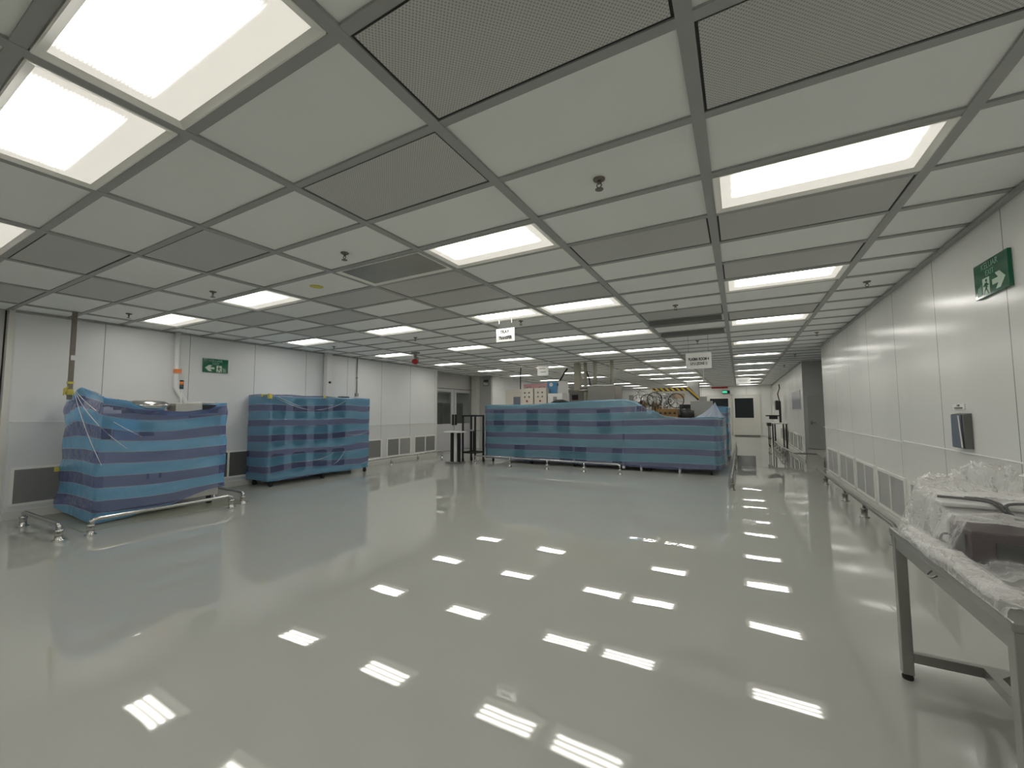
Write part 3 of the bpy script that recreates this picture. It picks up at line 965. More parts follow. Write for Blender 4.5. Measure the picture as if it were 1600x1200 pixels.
def warpA(s, z):
    # the cloth is gathered up toward the far corner of the front and toward the pole
    k = -.03 * sin(s * 2.1)
    k -= .11 * sstep(1.05, 1.6, z) * max(0, 1 - abs(s - .66) / .7)
    k -= .06 * sstep(LA + .6, LA + 1.5, s) * sstep(.7, .1, z)
    k += .05 * sstep(LA, LA + .5, s) * sstep(LA + 1.5, LA + .7, s) * sstep(.9, 1.3, z)
    return k + .025
def lidA(s, f):
    return -.10 * f + (.03 * f if s < LA else -.0)
coverA = film_cover('striped_cover', 'striped blue plastic cover pulled up to a steel pole, nearest the left edge', 'striped blue machine covers', M['film_a'],
                    [(-9.03, YA0 - .015), (XA + .02, YA0 - .015), (XA + .02, YA1 + .02), (-8.78, YA1 + .02)], zbA, ztA,
                    step=.03, rows=64, amp=.020, seed=3, warp=warpA, inward=.16, lid=lidA, push=pushA, rad=.05)
# bright creases of folded film running from the pole to the corner
m = MB()
for (a, b, c) in (((-8.40, 2.13, 1.84), (-7.95, 2.13, 1.30), (-7.60, 2.24, .80)),
                  ((-8.37, 2.13, 1.84), (-7.72, 2.10, 1.40), (-7.60, 2.50, 1.00)),
                  ((-8.34, 2.13, 1.84), (-7.66, 2.10, 1.52), (-7.60, 2.66, 1.16))):
    a, b, c = Vector(a), Vector(b), Vector(c)
    MB().tube([a * (1 - q / 10) ** 2 + b * 2 * (q / 10) * (1 - q / 10) + c * (q / 10) ** 2 for q in range(11)], [.0025 + .003 * sin(pi * q / 10) for q in range(11)], 6).build('crease', M['film_edge'], coverA)
MB().box(-9.0, -8.93, 2.13, 2.17, .64, .70).build('tape_patch', M['yellow'], coverA, label='small yellow tape patch')

# ---- steel pole above it with yellow tape
t = thing('support_pole', 'dull steel pole from the ceiling down to the nearest striped cover', 'pole', (-8.44, 2.10, 1.75))
MB().box(-8.465, -8.415, 2.075, 2.125, 1.70, 2.985, .004).build('pole_tube', M['bronze'], t)
MB().box(-8.472, -8.408, 2.068, 2.132, 1.93, 1.96).build('tape_band', M['yellow'], t, label='yellow tape band')
MB().box(-8.475, -8.405, 2.065, 2.135, 1.77, 1.85).prism([(-8.47, 2.04, 1.86), (-8.33, 2.05, 1.89), (-8.36, 2.05, 1.83), (-8.47, 2.04, 1.76)], (0, .008, 0)).build('tape_band', M['yellow'], t, label='loose yellow tape')
MB().box(-8.415, -8.395, 2.08, 2.12, 2.27, 2.34).build('switch', M['white'], t, label='small white switch box')

# ---- white pipe and tower light behind it
t = thing('wall_pipe', 'white wall pipe with an orange band behind the nearest striped machine', 'pipe', (-9.02, 3.60, 1.6))
MB().tube([(-9.02, 3.60, 2.985), (-9.02, 3.60, 1.97), (-9.00, 3.63, 1.90), (-8.92, 3.72, 1.70), (-8.90, 3.74, 1.58)], .042, 14).build('pipe_tube', M['white'], t)
MB().lathe(-9.02, 3.60, [(.045, 2.24), (.047, 2.241), (.047, 2.30), (.045, 2.301)], 16).box(-8.98, -8.965, 3.55, 3.66, 2.235, 2.305).build('pipe_band', M['orange'], t, label='orange marker band')
t = thing('signal_tower', 'slim red and green signal tower light behind the nearest striped machine', 'signal light', (-8.7, 3.56, 1.5))
MB().tube([(-8.7, 3.56, 1.50), (-8.7, 3.56, 1.93)], .012, 10).build('mast', M['white'], t)
MB().lathe(-8.7, 3.56, [(.03, 1.93), (.03, 2.0)], 14).build('green_lens', plain('dark_green_lens', lin(.01, .06, .06), .2), t, label='dark green lens')
MB().lathe(-8.7, 3.56, [(.03, 2.002), (.03, 2.06)], 14).build('red_lens', M['orange'], t, label='orange red lens')
MB().lathe(-8.7, 3.56, [(.031, 2.062), (.031, 2.085), (.01, 2.09)], 14).build('cap', M['black'], t)

# ---- B: the middle machine on the left wall
XB, YB0, YB1 = -8.32, 4.92, 7.52
t = thing('storage_machine', 'white machine with three rows of rounded windows under the middle striped cover', 'machine', (-8.7, 6.2, 0))
MB().box(-9.04, XB - .015, YB0 + .02, YB1 - .02, .14, 1.84, .02).build('cabinet', M['white'], t)
def rwin(y0, y1, z0, z1, r=.07):
    pts = []
    for cy, cz, a0 in ((y1 - r, z1 - r, 0), (y0 + r, z1 - r, 90), (y0 + r, z0 + r, 180), (y1 - r, z0 + r, 270)):
        for q in range(6):
            a = radians(a0 + 18 * q); pts.append((XB - .015, cy + r * cos(a), cz + r * sin(a)))
    return MB().prism(pts, (.006, 0, 0))
for z0, z1 in ((1.38, 1.80), (.80, 1.22), (.24, .66)):
    for y0, y1 in ((4.99, 5.27), (5.44, 5.76), (5.94, 6.29), (6.42, 6.77)):
        rwin(y0, y1, z0, z1).build('rounded_window', M['dark_window'], t)
MB().box(-8.8, -8.6, 6.9, 7.1, 1.84, 1.90, .01).build('top_fitting', M['black'], t)
for x in (-8.95, XB - .07):
    for y in (YB0 + .1, (YB0 + YB1) / 2, YB1 - .1):
        caster(t, x, y, .145)
LB = .75
def warpB(s, z):
    k = .012 * sin(s * 3.0 + z * 2)
    d = s - LB
    if d > 0:
        k += .035 * sstep(1.9, 2.35, d) * sin(z * 5.5) * sstep(2.6, 2.3, d)
        k -= .03 * sin(d * 2.2) * sstep(1.0, .3, z)
    return k + .212
coverB = film_cover('striped_cover', 'striped blue plastic cover over the machine with rounded windows, middle of the left wall', 'striped blue machine covers', M['film_b'],
           [(-9.06, YB0), (XB, YB0), (XB, YB1), (-9.06, YB1)], lambda s: .115 + .012 * sin(s * 4), lambda s: 1.875 - .02 * sstep(.5, 3.3, s) + .008 * sin(s * 7),
           step=.045, rows=48, amp=.013, seed=21, warp=warpB, inward=.5, lid=lambda s, f: .012 * sin(f * 3 + s * 4), rad=.07)
MB().box(XB - .05, XB + .015, 4.90, 4.96, 1.79, 1.885).box(XB + .004, XB + .016, 6.14, 6.20, 1.83, 1.885).box(-8.6, -8.56, YB0 - .018, YB0 + .05, 1.83, 1.885).build('tape_patch', M['yellow'], coverB, label='yellow tape holding the cover')
m = MB()
for (a, b, c) in (((5.05, 1.80), (5.5, 1.58), (5.85, 1.56)), ((5.9, 1.55), (6.4, 1.58), (6.75, 1.78)), ((6.80, .98), (7.1, .90), (7.45, 1.02)),
                  ((5.5, .45), (6.2, .40), (6.45, .58)), ((6.42, .30), (6.6, .33), (6.76, .62)), ((5.06, 1.84), (5.35, 1.70), (5.62, 1.62))):
    q3 = [Vector((XB + .022, *p)) for p in (a, b, c)]
    MB().tube([q3[0] * (1 - k / 8) ** 2 + q3[1] * 2 * (k / 8) * (1 - k / 8) + q3[2] * (k / 8) ** 2 for k in range(9)], [.001 + .0035 * sin(pi * k / 8) for k in range(9)], 6).build('crease', M['film_edge'], coverB)
t = thing('white_column', 'white square column rising behind the middle striped machine', 'column', (-8.97, 6.75, 0))
MB().box(-9.06, -8.93, 6.68, 6.82, 0, 2.985, .006).build('column_shaft', M['white'], t)
MB().lathe(6.76, 2.25, [(.03, -8.93), (.03, -8.91), (.015, -8.90)], 12, 'x').build('push_button', M['black'], t)
t = thing('wall_conduit', 'thin grey conduit pipe on the left wall ending in a small box', 'conduit', (-9.06, 7.71, 1.95))
MB().tube([(-9.06, 7.71, 2.985), (-9.06, 7.71, 2.0)], .014, 10).build('conduit_tube', M['steel_dark'], t)
MB().box(-9.095, -9.03, 7.67, 7.75, 1.93, 2.02, .004).build('junction_box', M['grey_box'], t)
MB().box(-9.085, -9.04, 7.69, 7.73, 2.42, 2.45).build('pipe_clip', M['steel_dark'], t)

# ---- C: the long machine bank across the middle
YC = 10.62
t = thing('production_line', 'long cream production machine with dark windows under the long striped cover', 'machine', (-3.6, 11.6, 0))
MB().box(-6.78, -2.64, YC + .03, 13.1, .14, 1.70, .02).build('cabinet', M['cream'], t)
MB().box(-2.60, -.52, YC + .03, 13.1, .14, 1.30, .02).build('low_cabinet', M['cream'], t)
for x0, x1 in ((-6.50, -6.16), (-5.40, -5.03), (-4.45, -4.08), (-3.31, -2.95)):
    MB().box(x0, x1, YC + .02, YC + .032, .93, 1.55).build('dark_panel', M['dark_window'], t)
for x0, x1 in ((-5.80, -5.46), (-4.38, -4.0), (-3.93, -3.62), (-2.92, -2.66)):
    MB().box(x0, x1, YC + .02, YC + .032, .17, .54).build('lower_panel', M['dark_window'], t)
MB().box(-2.66, -2.60, YC + .005, YC + .03, .05, .62).build('corner_strip', M['white'], t)
for x in (-6.6, -5.3, -4.0, -2.75, -2.0, -.62):
    caster(t, x, YC + .14, .14)
for x in (-6.6, -4.0, -2.3, -.62):
    caster(t, x, 12.95, .14)
for x in (-2.2, -1.30):
    MB().tube([(x, YC + .06, .0), (x, YC + .06, .18)], .03, 10).build('foot', M['white'], t)

LC0 = .5
def ztC(s):
    x = -6.80 + (s - LC0)
    f = curve([(-6.8, 1.715), (-5.6, 1.70), (-4.4, 1.745), (-3.5, 1.79), (-2.60, 1.81), (-2.42, 1.77), (-1.95, 1.53), (-1.55, 1.37), (-1.2, 1.335), (-.40, 1.36)])
    return f(x) if s < LC0 + 6.36 else 1.36 + .0 * s
def warpC(s, z):
    x = -6.80 + (s - LC0)
    return .123 + .012 * sin(s * 1.7 + z) - .05 * sstep(-2.4, -1.3, x) * sstep(1.0, 1.5, z) + .02 * sin(s * .8)
coverC = film_cover('striped_cover', 'long striped blue plastic cover sagging on its right, across the middle of the hall', 'striped blue machine covers', M['film_c'],
           [(-6.81, YC + .5), (-6.81, YC), (-.47, YC), (-.35, 11.35), (-.33, 12.6)], lambda s: .10 + .03 * sstep(LC0 + 4.5, LC0 + 6.4, s) + .01 * sin(s * 3), ztC,
           step=.06, rows=36, amp=.016, seed=40, warp=warpC, inward=.30, lid=lambda s, f: -.03 * f + .01 * sin(s * 5 + f * 2), rad=.06)
# peaked tent of film at its right end
m = MB()
apex = Vector((-.50, 10.95, 1.71)); base = []
K = 26
for k in range(K + 1):
    a = radians(-200 + 220 * k / K)
    rr = 1.0 + .16 * sin(k * 2.1)
    base.append(Vector((-.62 + .29 * rr * cos(a), 10.98 + .28 * rr * sin(a), 1.34 + .01 * sin(k * 3))))
rings = []
for q in range(7):
    f = q / 6
    rings.append([m.bm.verts.new(apex.lerp(b, f ** 1.15) + Vector((0, 0, -.05 * sin(pi * f)))) for b in base])
for A, B in zip(rings[1:], rings[2:]):
    for k in range(K):
        f = m.bm.faces.new((A[k], A[k + 1], B[k + 1], B[k])); f.smooth = True
top = m.bm.verts.new(apex)
for k in range(K):
    m.bm.faces.new((top, rings[1][k], rings[1][k + 1]))
bmesh.ops.delete(m.bm, geom=[v for v in rings[0]], context='VERTS')
m.build('peaked_fold', mat_clear_film('pale_blue_film', .55, (.55, .64, .78, 1), .03, 10), coverC, label='peaked pale blue fold of film')

# second covered unit behind its right end
t = thing('process_machine', 'tall cream machine under the striped cover down the aisle', 'machine', (-1.0, 15, 0))
MB().box(-.95, -.34, 13.6, 17.2, .14, 1.58, .02).build('cabinet', M['cream'], t)
for x in (-.85, -.45):
    for y in (13.8, 15.4, 17.0): caster(t, x, y, .145)
film_cover('striped_cover', 'striped blue plastic cover on the machine behind the long one, beside the aisle', 'striped blue machine covers', M['film_b'],
           [(-.97, 13.56), (-.30, 13.56), (-.30, 17.25), (-.95, 17.25)], lambda s: .12, lambda s: 1.61 + .015 * sin(s * 5), step=.09, rows=30, amp=.02, seed=60,
           warp=lambda s, z: .1 + .02 * sin(s * 2), inward=.5, lid=lambda s, f: .02 * sin(f * 4 + s))

# ---- things standing on the long machine
ZT = 1.70
def control_box(label, x0, x1, y, z1, group=None):
    t = thing('control_box', label, 'control box', ((x0 + x1) / 2, y + .12, ZT), 'pale control boxes on the long machine')
    MB().box(x0, x1, y, y + .26, ZT, z1, .01).build('box_body', M['beige'], t)
    for cx in (x0 + (x1 - x0) * .32, x0 + (x1 - x0) * .68):
        for cz in (z1 - .14, z1 - .27):
            MB().lathe(cx, cz, [(.026, y), (.026, y - .012), (.015, y - .02)], 12, 'y').build('push_button', M['louver'], t)
    MB().lathe((x0 + x1) / 2, ZT + .13, [(.03, y), (.03, y - .015), (.01, y - .03)], 12, 'y').build('key_switch', M['red'], t)
    xm = (x0 + x1) / 2
    MB().tube([(xm - .10, y + .13, z1 - .005), (xm - .07, y + .13, z1 + .06), (xm + .07, y + .13, z1 + .06), (xm + .10, y + .13, z1 - .005)], .012, 8).build('lifting_handle', M['steel_dark'], t)
    return t
control_box('pale control box with four buttons, left of the pair', -6.02, -5.60, 11.5, 2.23)
control_box('pale control box with four buttons, right of the pair', -5.56, -5.15, 11.5, 2.23)
t = thing('electrical_cabinet', 'wide plain beige cabinet at the left end on the long machine', 'cabinet', (-6.5, 12.3, ZT))
MB().box(-7.0 + .3, -6.12, 11.7, 12.3, ZT, 2.22, .01).build('cabinet_body', M['beige'], t)
MB().box(-6.40, -6.15, 11.69, 11.70, ZT, 1.98).build('blue_panel', M['slate'], t, label='blue grey panel')
MB().tube([(-6.3, 12.0, 2.22), (-6.3, 12.0, 2.75), (-6.28, 12.0, 2.95)], .018, 8).build('riser_cable', M['black'], t)
t = thing('instrument_box', 'white instrument box with posters right of the control boxes', 'control box', (-4.85, 11.6, ZT))
MB().box(-5.10, -4.62, 11.5, 11.8, ZT, 2.05, .01).build('box_body', M['white'], t)
MB().box(-4.92, -4.80, 11.49, 11.5, 1.80, 1.95).build('button_panel', M['grey_box'], t)
t = thing('poster', 'blue poster standing above the control boxes', 'poster', (-5.1, 11.82, 2.05))
MB().box(-5.25, -4.92, 11.82, 11.835, ZT, 2.42).build('poster_sheet', M['blue'], t)
MB().lathe(-5.12, 2.34, [(.06, 11.82), (.06, 11.812)], 18, 'y').build('poster_mark', M['white'], t)
single('poster', MB().box(-4.88, -4.56, 11.82, 11.835, ZT, 2.44), M['paper'], 'white poster standing beside the blue poster', 'poster', loc=(-4.72, 11.82, ZT))
single('poster', MB().box(-6.1, -5.28, 11.84, 11.855, ZT, 2.38), M['pink'], 'pink poster strip behind the pair of control boxes', 'poster', loc=(-5.7, 11.85, ZT))
t = thing('exhaust_hood', 'grey steel exhaust hood box standing on the long machine', 'hood', (-3.3, 11.6, ZT))
MB().box(-3.80, -3.02, 11.4, 12.2, 1.70, 2.22, .012).build('hood_body', M['steel_dark'], t)
MB().tube([(-3.70, 11.8, 2.21), (-3.70, 11.8, 2.985)], .055, 14).build('duct', M['duct'], t)
MB().tube([(-3.22, 11.9, 2.21), (-3.22, 11.9, 2.985)], .05, 14).build('duct', M['duct'], t)
MB().tube([(-3.9, 11.38, 2.22), (-3.5, 11.38, 2.245), (-3.3, 11.38, 2.225), (-3.0, 11.38, 2.24)], .012, 6).build('rim_film', M['film_edge'], t)
t = thing('ventilation_duct', 'horizontal cream duct with two risers to the ceiling above the long machine', 'duct', (-4.3, 11.7, 2.1))
MB().tube([(-4.95, 12.1, 2.20), (-4.5, 12.05, 2.13), (-3.90, 12.05, 2.15)], .07, 14).build('main_duct', M['steel_dark'], t)
MB().box(-4.42, -4.24, 11.96, 12.14, 2.15, 2.985, .01).build('riser', M['duct'], t)
MB().tube([(-4.08, 12.05, 1.70), (-4.08, 12.05, 2.985)], .05, 14).build('riser', M['duct'], t)
MB().tube([(-5.1, 12.1, 1.70), (-5.05, 12.1, 2.3), (-4.80, 12.1, 2.7), (-4.68, 12.1, 2.85)], .028, 10).tube([(-4.05, 12.05, 2.75), (-3.95, 12.0, 2.5), (-3.9, 12.0, 2.2)], .018, 8).build('flexible_hose', M['black'], t)
single('black_bundle', MB().tube([(-4.85, 11.2, 1.74), (-4.7, 11.2, 1.79), (-4.5, 11.2, 1.79), (-4.3, 11.2, 1.75)], [.03, .06, .06, .03], 10), M['black'], 'black bundle lying at the cover edge below the duct', 'bundle', loc=(-4.6, 11.2, 1.71))
t = thing('grey_meter', 'grey box with dark red meter behind the duct', 'meter', (-4.6, 12.5, ZT))
MB().box(-4.75, -4.1, 12.4, 12.7, ZT, 2.12, .01).build('meter_body', M['louver_pale'], t)
MB().box(-4.65, -4.45, 12.385, 12.4, 1.86, 2.02).build('meter_face', M['wine'], t)

# reels and component feeders on the low right-hand part
ZL = 1.30
t = thing('feeder_bank', 'bank of small component feeders with wires behind the sagging cover', 'feeder', (-2.1, 12.0, ZL))
MB().box(-2.60, -1.25, 11.55, 12.9, ZL, 1.40, .01).build('feeder_base', M['steel_dark'], t)
rnd = random.Random(5)
for k in range(12):
    x = -2.52 + k * .078
    MB().box(x, x + .05, 11.6, 12.3, 1.40, 1.62 + rnd.random() * .2, .004).build('feeder_slot', [M['steel'], M['amber'], M['grey_box'], M['white']][rnd.randrange(4)], t)
m = MB()
for k in range(26):
    x = -2.55 + rnd.random() * 1.15; y = 11.6 + rnd.random() * .6
    h = 1.75 + rnd.random() * .38
    m.tube([(x, y, 1.45), (x + rnd.uniform(-.1, .1), y, (1.45 + h) / 2), (x + rnd.uniform(-.18, .18), y, h), (x + rnd.uniform(-.3, .3), y, h - rnd.uniform(.1, .3))], .006, 5)
m.build('wiring', M['black'], t)
MB().tube([(-2.40, 11.62, 1.6), (-2.40, 11.62, 2.05), (-1.95, 11.62, 2.05), (-1.95, 11.62, 1.6)], .010, 6).build('wire_frame', M['steel'], t)
for k, (x, y, z, R) in enumerate(((-2.40, 11.50, 1.80, .15), (-2.18, 11.54, 1.78, .17), (-1.98, 11.50, 1.81, .19), (-1.76, 11.54, 1.78, .17), (-1.44, 11.50, 1.77, .19), (-1.60, 11.565, 1.84, .15))):
    r = thing('component_reel', 'component reel on the feeder bank, %s from its left end' % ('first', 'second', 'third', 'fourth', 'last', 'fifth')[k], 'reel', (x, y, z - R), 'component reels behind the sagging cover')
    MB().torus((x, y, z), R, .012, 'y').build('reel_rim', [M['steel_dark'], M['black'], M['black'], M['steel'], M['black'], M['steel']][k], r)
    MB().lathe(x, z, [(.05, y - .012), (.05, y + .012)], 14, 'y').build('reel_hub', [M['white'], M['grey_box'], M['steel']][k % 3], r)
    mm = MB()
    for q in range(3):
        a = 2 * pi * q / 3 + k
        mm.tube([(x + .04 * cos(a), y, z + .04 * sin(a)), (x + R * cos(a), y, z + R * sin(a))], .008, 6)
    mm.build('reel_spoke', M['steel_dark'], r)
t = thing('amber_module', 'amber brown electronics block at the dip of the sagging cover', 'module', (-1.62, 11.35, ZL))
MB().box(-1.86, -1.36, 11.15, 11.5, ZL, 1.56, .01).build('module_body', M['amber'], t)
for k in range(4):
    MB().lathe(-1.78 + k * .115, 1.45, [(.03, 11.15), (.03, 11.135), (.01, 11.13)], 10, 'y').build('module_knob', M['black'], t)
single('black_motor', MB().lathe(11.35, 1.43, [(.05, -1.33), (.13, -1.32), (.13, -1.08), (.09, -1.06), (.09, -1.0)], 18, 'x').box(-1.33, -1.1, 11.25, 11.45, ZL, 1.35), M['black'], 'black round motor right of the amber block', 'motor', loc=(-1.2, 11.35, ZL))
t = thing('grey_screen', 'plain grey machine guard panel beside the peaked film', 'guard panel', (-.9, 11.6, ZL))
MB().box(-1.10, -.58, 11.55, 11.60, ZL, 1.75, .006).build('panel_sheet', M['grey_box'], t)
MB().box(-1.0, -.86, 11.60, 11.75, ZL, 1.40).build('panel_foot', M['steel_dark'], t)

# white gantry machine with hazard striping behind
t = thing('gantry_machine', 'white angular machine with black and yellow striped top beam', 'machine', (-2.0, 15.6, 0))
MB().prism([(-2.66, 15.2, .0), (-1.22, 15.2, .0), (-1.22, 15.2, 1.84), (-1.52, 15.2, 2.18), (-2.66, 15.2, 2.18)], (0, 1.0, 0)).build('machine_body', M['white'], t)
MB().box(-2.68, -1.52, 15.15, 15.24, 2.19, 2.30).build('striped_beam', M['hazard'], t)
MB().prism([(-1.52, 15.15, 2.19), (-1.52, 15.15, 2.30), (-1.46, 15.15, 2.30), (-1.14, 15.15, 1.92), (-1.21, 15.15, 1.85)], (0, .09, 0)).build('striped_beam', M['hazard'], t)
MB().box(-2.02, -1.62, 15.17, 15.2, 1.94, 2.10).build('tan_label', M['tan'], t)
MB().box(-1.80, -1.25, 15.17, 15.2, 1.42, 1.72).build('dark_opening', M['dark_window'], t)
t = thing('steel_pillar', 'grey machine pillar between the striped beam and the far doors', 'pillar', (-1.15, 17.8, 0))
MB().box(-1.78, -1.36, 17.6, 18.1, 0, 2.66, .01).build('pillar_shaft', M['grey_box'], t)
MB().box(-1.35, -1.10, 17.65, 18.0, 0, 2.06, .01).build('pillar_box', M['grey_box'], t)

# far background: row of machines along the left half
for k, (x0, x1, y, z1, mt, lab) in enumerate(((-6.9, -5.4, 19.5, 1.9, 'louver_pale', 'grey machine far behind the control boxes'),
                                         (-4.9, -3.4, 20.5, 2.0, 'grey_box', 'grey machine far behind the exhaust hood'),
                                         (-3.6, -2.2, 24.0, 2.1, 'wall_dark', 'dark grey machine far behind the component reels'))):
    t = thing('background_machine', lab, 'machine', ((x0 + x1) / 2, y, 0))
    MB().box(x0, x1, y, y + 1.4, 0, z1, .02).build('machine_body', M[mt], t)
    MB().box(x0 + .2, x1 - .3, y - .01, y, z1 - .6, z1 - .2).build('machine_window', M['dark_window'], t)
    MB().box(x0 + .1, x0 + .3, y + .3, y + .5, z1, z1 + .3).build('top_box', M['grey_box'], t)

# ---- pedestal table and tubular trolley between the left wall and the long machine
t = thing('pedestal_stand', 'small stand with white top and two black posts left of the trolley', 'stand', (-7.3, 9.85, 0))
MB().box(-7.60, -7.05, 9.62, 9.98, .90, .935, .006).build('stand_top', M['white'], t)
MB().box(-7.47, -7.40, 9.78, 9.85, .06, .90).build('post', M['black'], t)
MB().box(-7.22, -7.15, 9.78, 9.85, .06, .90).build('post', M['black'], t)
MB().box(-7.36, -7.26, 9.80, 9.86, .06, .90).build('centre_post', M['white'], t)
MB().box(-7.56, -7.08, 9.66, 9.99, .0, .065, .008).build('base_plate', M['steel'], t)
t = thing('tube_trolley', 'black square tube trolley on castors at the left end of the long machine', 'trolley', (-6.95, 10.2, 0))
f = MB()
TA, TB, TC, TD = -7.24, -6.80, 10.08, 10.52
for x in (TA, TB):
    for y in (TC, TD):
        f.box(x - .022, x + .022, y - .022, y + .022, .10, 1.40)
for z in (1.36, .28):
    for y in (TC, TD): f.box(TA, TB, y - .02, y + .02, z, z + .045)
    for x in (TA, TB): f.box(x - .02, x + .02, TC, TD, z, z + .045)
f.build('trolley_frame', M['black'], t)
MB().box(-7.00, -6.94, 10.25, 10.31, .3, .93).box(-7.10, -7.06, 10.25, 10.31, .3, .93).build('centre_post', M['black'], t)
MB().box(TA + .02, TB - .02, TC + .02, TD - .02, .93, .955).build('shelf', M['louver_pale'], t)
for x in (TA, TB):
    for y in (TC, TD): caster(t, x, y, .11)

# ---- inside the glazed room at the left
t = thing('dark_cabinet', 'dark grey cabinet behind the left glazed door', 'cabinet', (-11.6, 13.2, 0))
MB().box(-12.2, -11.2, 12.3, 13.75, 0, 2.25, .01).build('cabinet_body', M['grey_box'], t)
MB().box(-11.2, -11.18, 12.75, 13.05, 1.6, 1.72).build('cabinet_label', M['louver_pale'], t)
t = thing('dark_cabinet', 'dark grey cabinet behind the right glazed door', 'cabinet', (-11.6, 14.8, 0))
MB().box(-12.2, -11.2, 14.1, 15.6, 0, 1.9, .01).build('cabinet_body', M['grey_box'], t)
MB().box(-11.2, -11.18, 14.6, 15.0, 1.6, 1.72).build('cabinet_label', M['louver_pale'], t)

# ---- workstation far down the right wall
t = thing('workbench', 'small white workbench far down the right wall', 'bench', (1.45, 20.6, 0))
MB().box(1.20, 1.69, 19.9, 21.4, .96, 1.0, .006).build('bench_top', M['white'], t)
for x, y in ((1.23, 19.95), (1.23, 21.3), (1.62, 19.95), (1.62, 21.3)):
    MB().box(x, x + .05, y, y + .05, 0.0, .96).build('leg', M['black'], t)
t = thing('monitor_arm', 'black monitor arm with keyboard tray on the far right wall', 'monitor arm', (1.6, 20.6, 1.0))
MB().box(1.46, 1.54, 20.56, 20.64, 1.0, 1.9).build('arm_post', M['black'], t)
MB().box(1.34, 1.44, 20.3, 20.85, 1.52, 1.92, .01).build('monitor', M['black'], t)
MB().box(.98, 1.50, 20.4, 20.8, 1.26, 1.31).box(1.10, 1.40, 20.5, 20.7, 1.14, 1.27).build('keyboard_tray', M['black'], t)
MB().tube([(1.50, 20.6, 1.88), (1.44, 20.6, 2.2), (1.52, 20.6, 2.45), (1.50, 20.6, 2.6)], .02, 8).build('cable', M['black'], t)
t = thing('black_trolley', 'narrow black trolley standing beside the far workbench', 'trolley', (1.15, 20.9, 0))
MB().box(1.02, 1.17, 20.5, 21.2, .85, .98).box(1.04, 1.07, 20.55, 20.6, .06, .85).box(1.12, 1.15, 21.1, 21.15, .06, .85).box(1.04, 1.15, 20.55, 21.15, .3, .34).build('trolley_frame', M['black'], t)
for y in (20.58, 21.12): caster(t, 1.09, y, .06) if False else MB().lathe(y, .035, [(.02, 1.07), (.035, 1.08), (.035, 1.11), (.02, 1.12)], 12, 'x').build('caster', M['rubber'], t)

# ================================================================== THE TABLE AT THE RIGHT
TX0, TX1, TY0, TY1, TZ = .74, 1.62, 1.97, 3.21, .82
t = thing('steel_table', 'long stainless steel work table at the right picture edge', 'table', (1.2, 2.6, 0))
MB().box(TX0, TX1, TY0, TY1, TZ - .035, TZ, .006).build('table_top', M['table_steel'], t)
a = MB()
a.box(TX0 + .012, TX0 + .045, TY0 + .05, TY1 - .05, TZ - .105, TZ - .036).box(TX1 - .05, TX1 - .02, TY0 + .05, TY1 - .05, TZ - .105, TZ - .036)
a.box(TX0 + .05, TX1 - .05, TY0 + .012, TY0 + .045, TZ - .105, TZ - .036).box(TX0 + .05, TX1 - .05, TY1 - .045, TY1 - .012, TZ - .105, TZ - .036)
a.build('apron', M['table_steel'], t)
for (x, y) in ((TX0 + .008, TY0 + .01), (TX0 + .008, TY1 - .06), (TX1 - .06, TY0 + .01), (TX1 - .06, TY1 - .06)):
    l = MB().box(x, x + .05, y, y + .05, .03, TZ - .036, .004).build('leg', M['table_steel'], t)
    MB().lathe(x + .025, y + .025, [(.024, 0), (.026, .012), (.02, .03)], 16).build('foot_glide', M['rubber'], l)
MB().box(TX0 + .05, TX1 - .05, TY1 - .055, TY1 - .02, .10, .15).build('stretcher', M['table_steel'], t)
MB().box(1.07, 1.11, TY0 + .055, TY1 - .055, .10, .15).build('stretcher', M['table_steel'], t)
MB().box(TX0 + .05, TX1 - .05, TY0 + .02, TY0 + .055, .10, .15).build('stretcher', M['table_steel'], t)
MB().prism([(1.11, TY1 - .13, .10), (1.11, TY1 - .056, .10), (1.18, TY1 - .056, .10)], (0, 0, .05)).build('gusset', M['table_steel'], t)
MB().tube([(TX0 + .004, 2.62, .765), (TX0 - .02, 2.60, .75), (TX0 - .018, 2.56, .75), (TX0 + .004, 2.555, .765)], .004, 6).build('hook', M['steel_dark'], t)

t = thing('white_instrument', 'white instrument slab under clear film at the back of the steel table', 'instrument', (1.2, 3.0, TZ))
MB().box(.90, 1.58, 2.92, 3.14, TZ, 1.01, .012).build('case', M['white'], t)
MB().box(.88, 1.60, 2.905, 3.15, 1.012, 1.035, .006).build('lid', M['white'], t)
MB().box(.92, 1.57, 2.912, 2.921, .90, .906).build('seam_line', M['grey_box'], t)
t = thing('plum_device', 'dark plum electronic device under clear film on the steel table', 'device', (1.2, 2.75, TZ))
MB().box(.875, 1.5, 2.60, 2.82, TZ + .02, .965, .008).build('case', M['wine'], t)
MB().box(.95, 1.5, 2.592, 2.601, .855, .925).build('front_window', M['black'], t)
MB().box(.868, .876, 2.64, 2.78, .86, .94).build('end_plate', M['black'], t)
for x in (.92, 1.4):
    for y in (2.63, 2.78): MB().lathe(x, y, [(.015, TZ), (.015, TZ + .021)], 10).build('foot', M['rubber'], t)
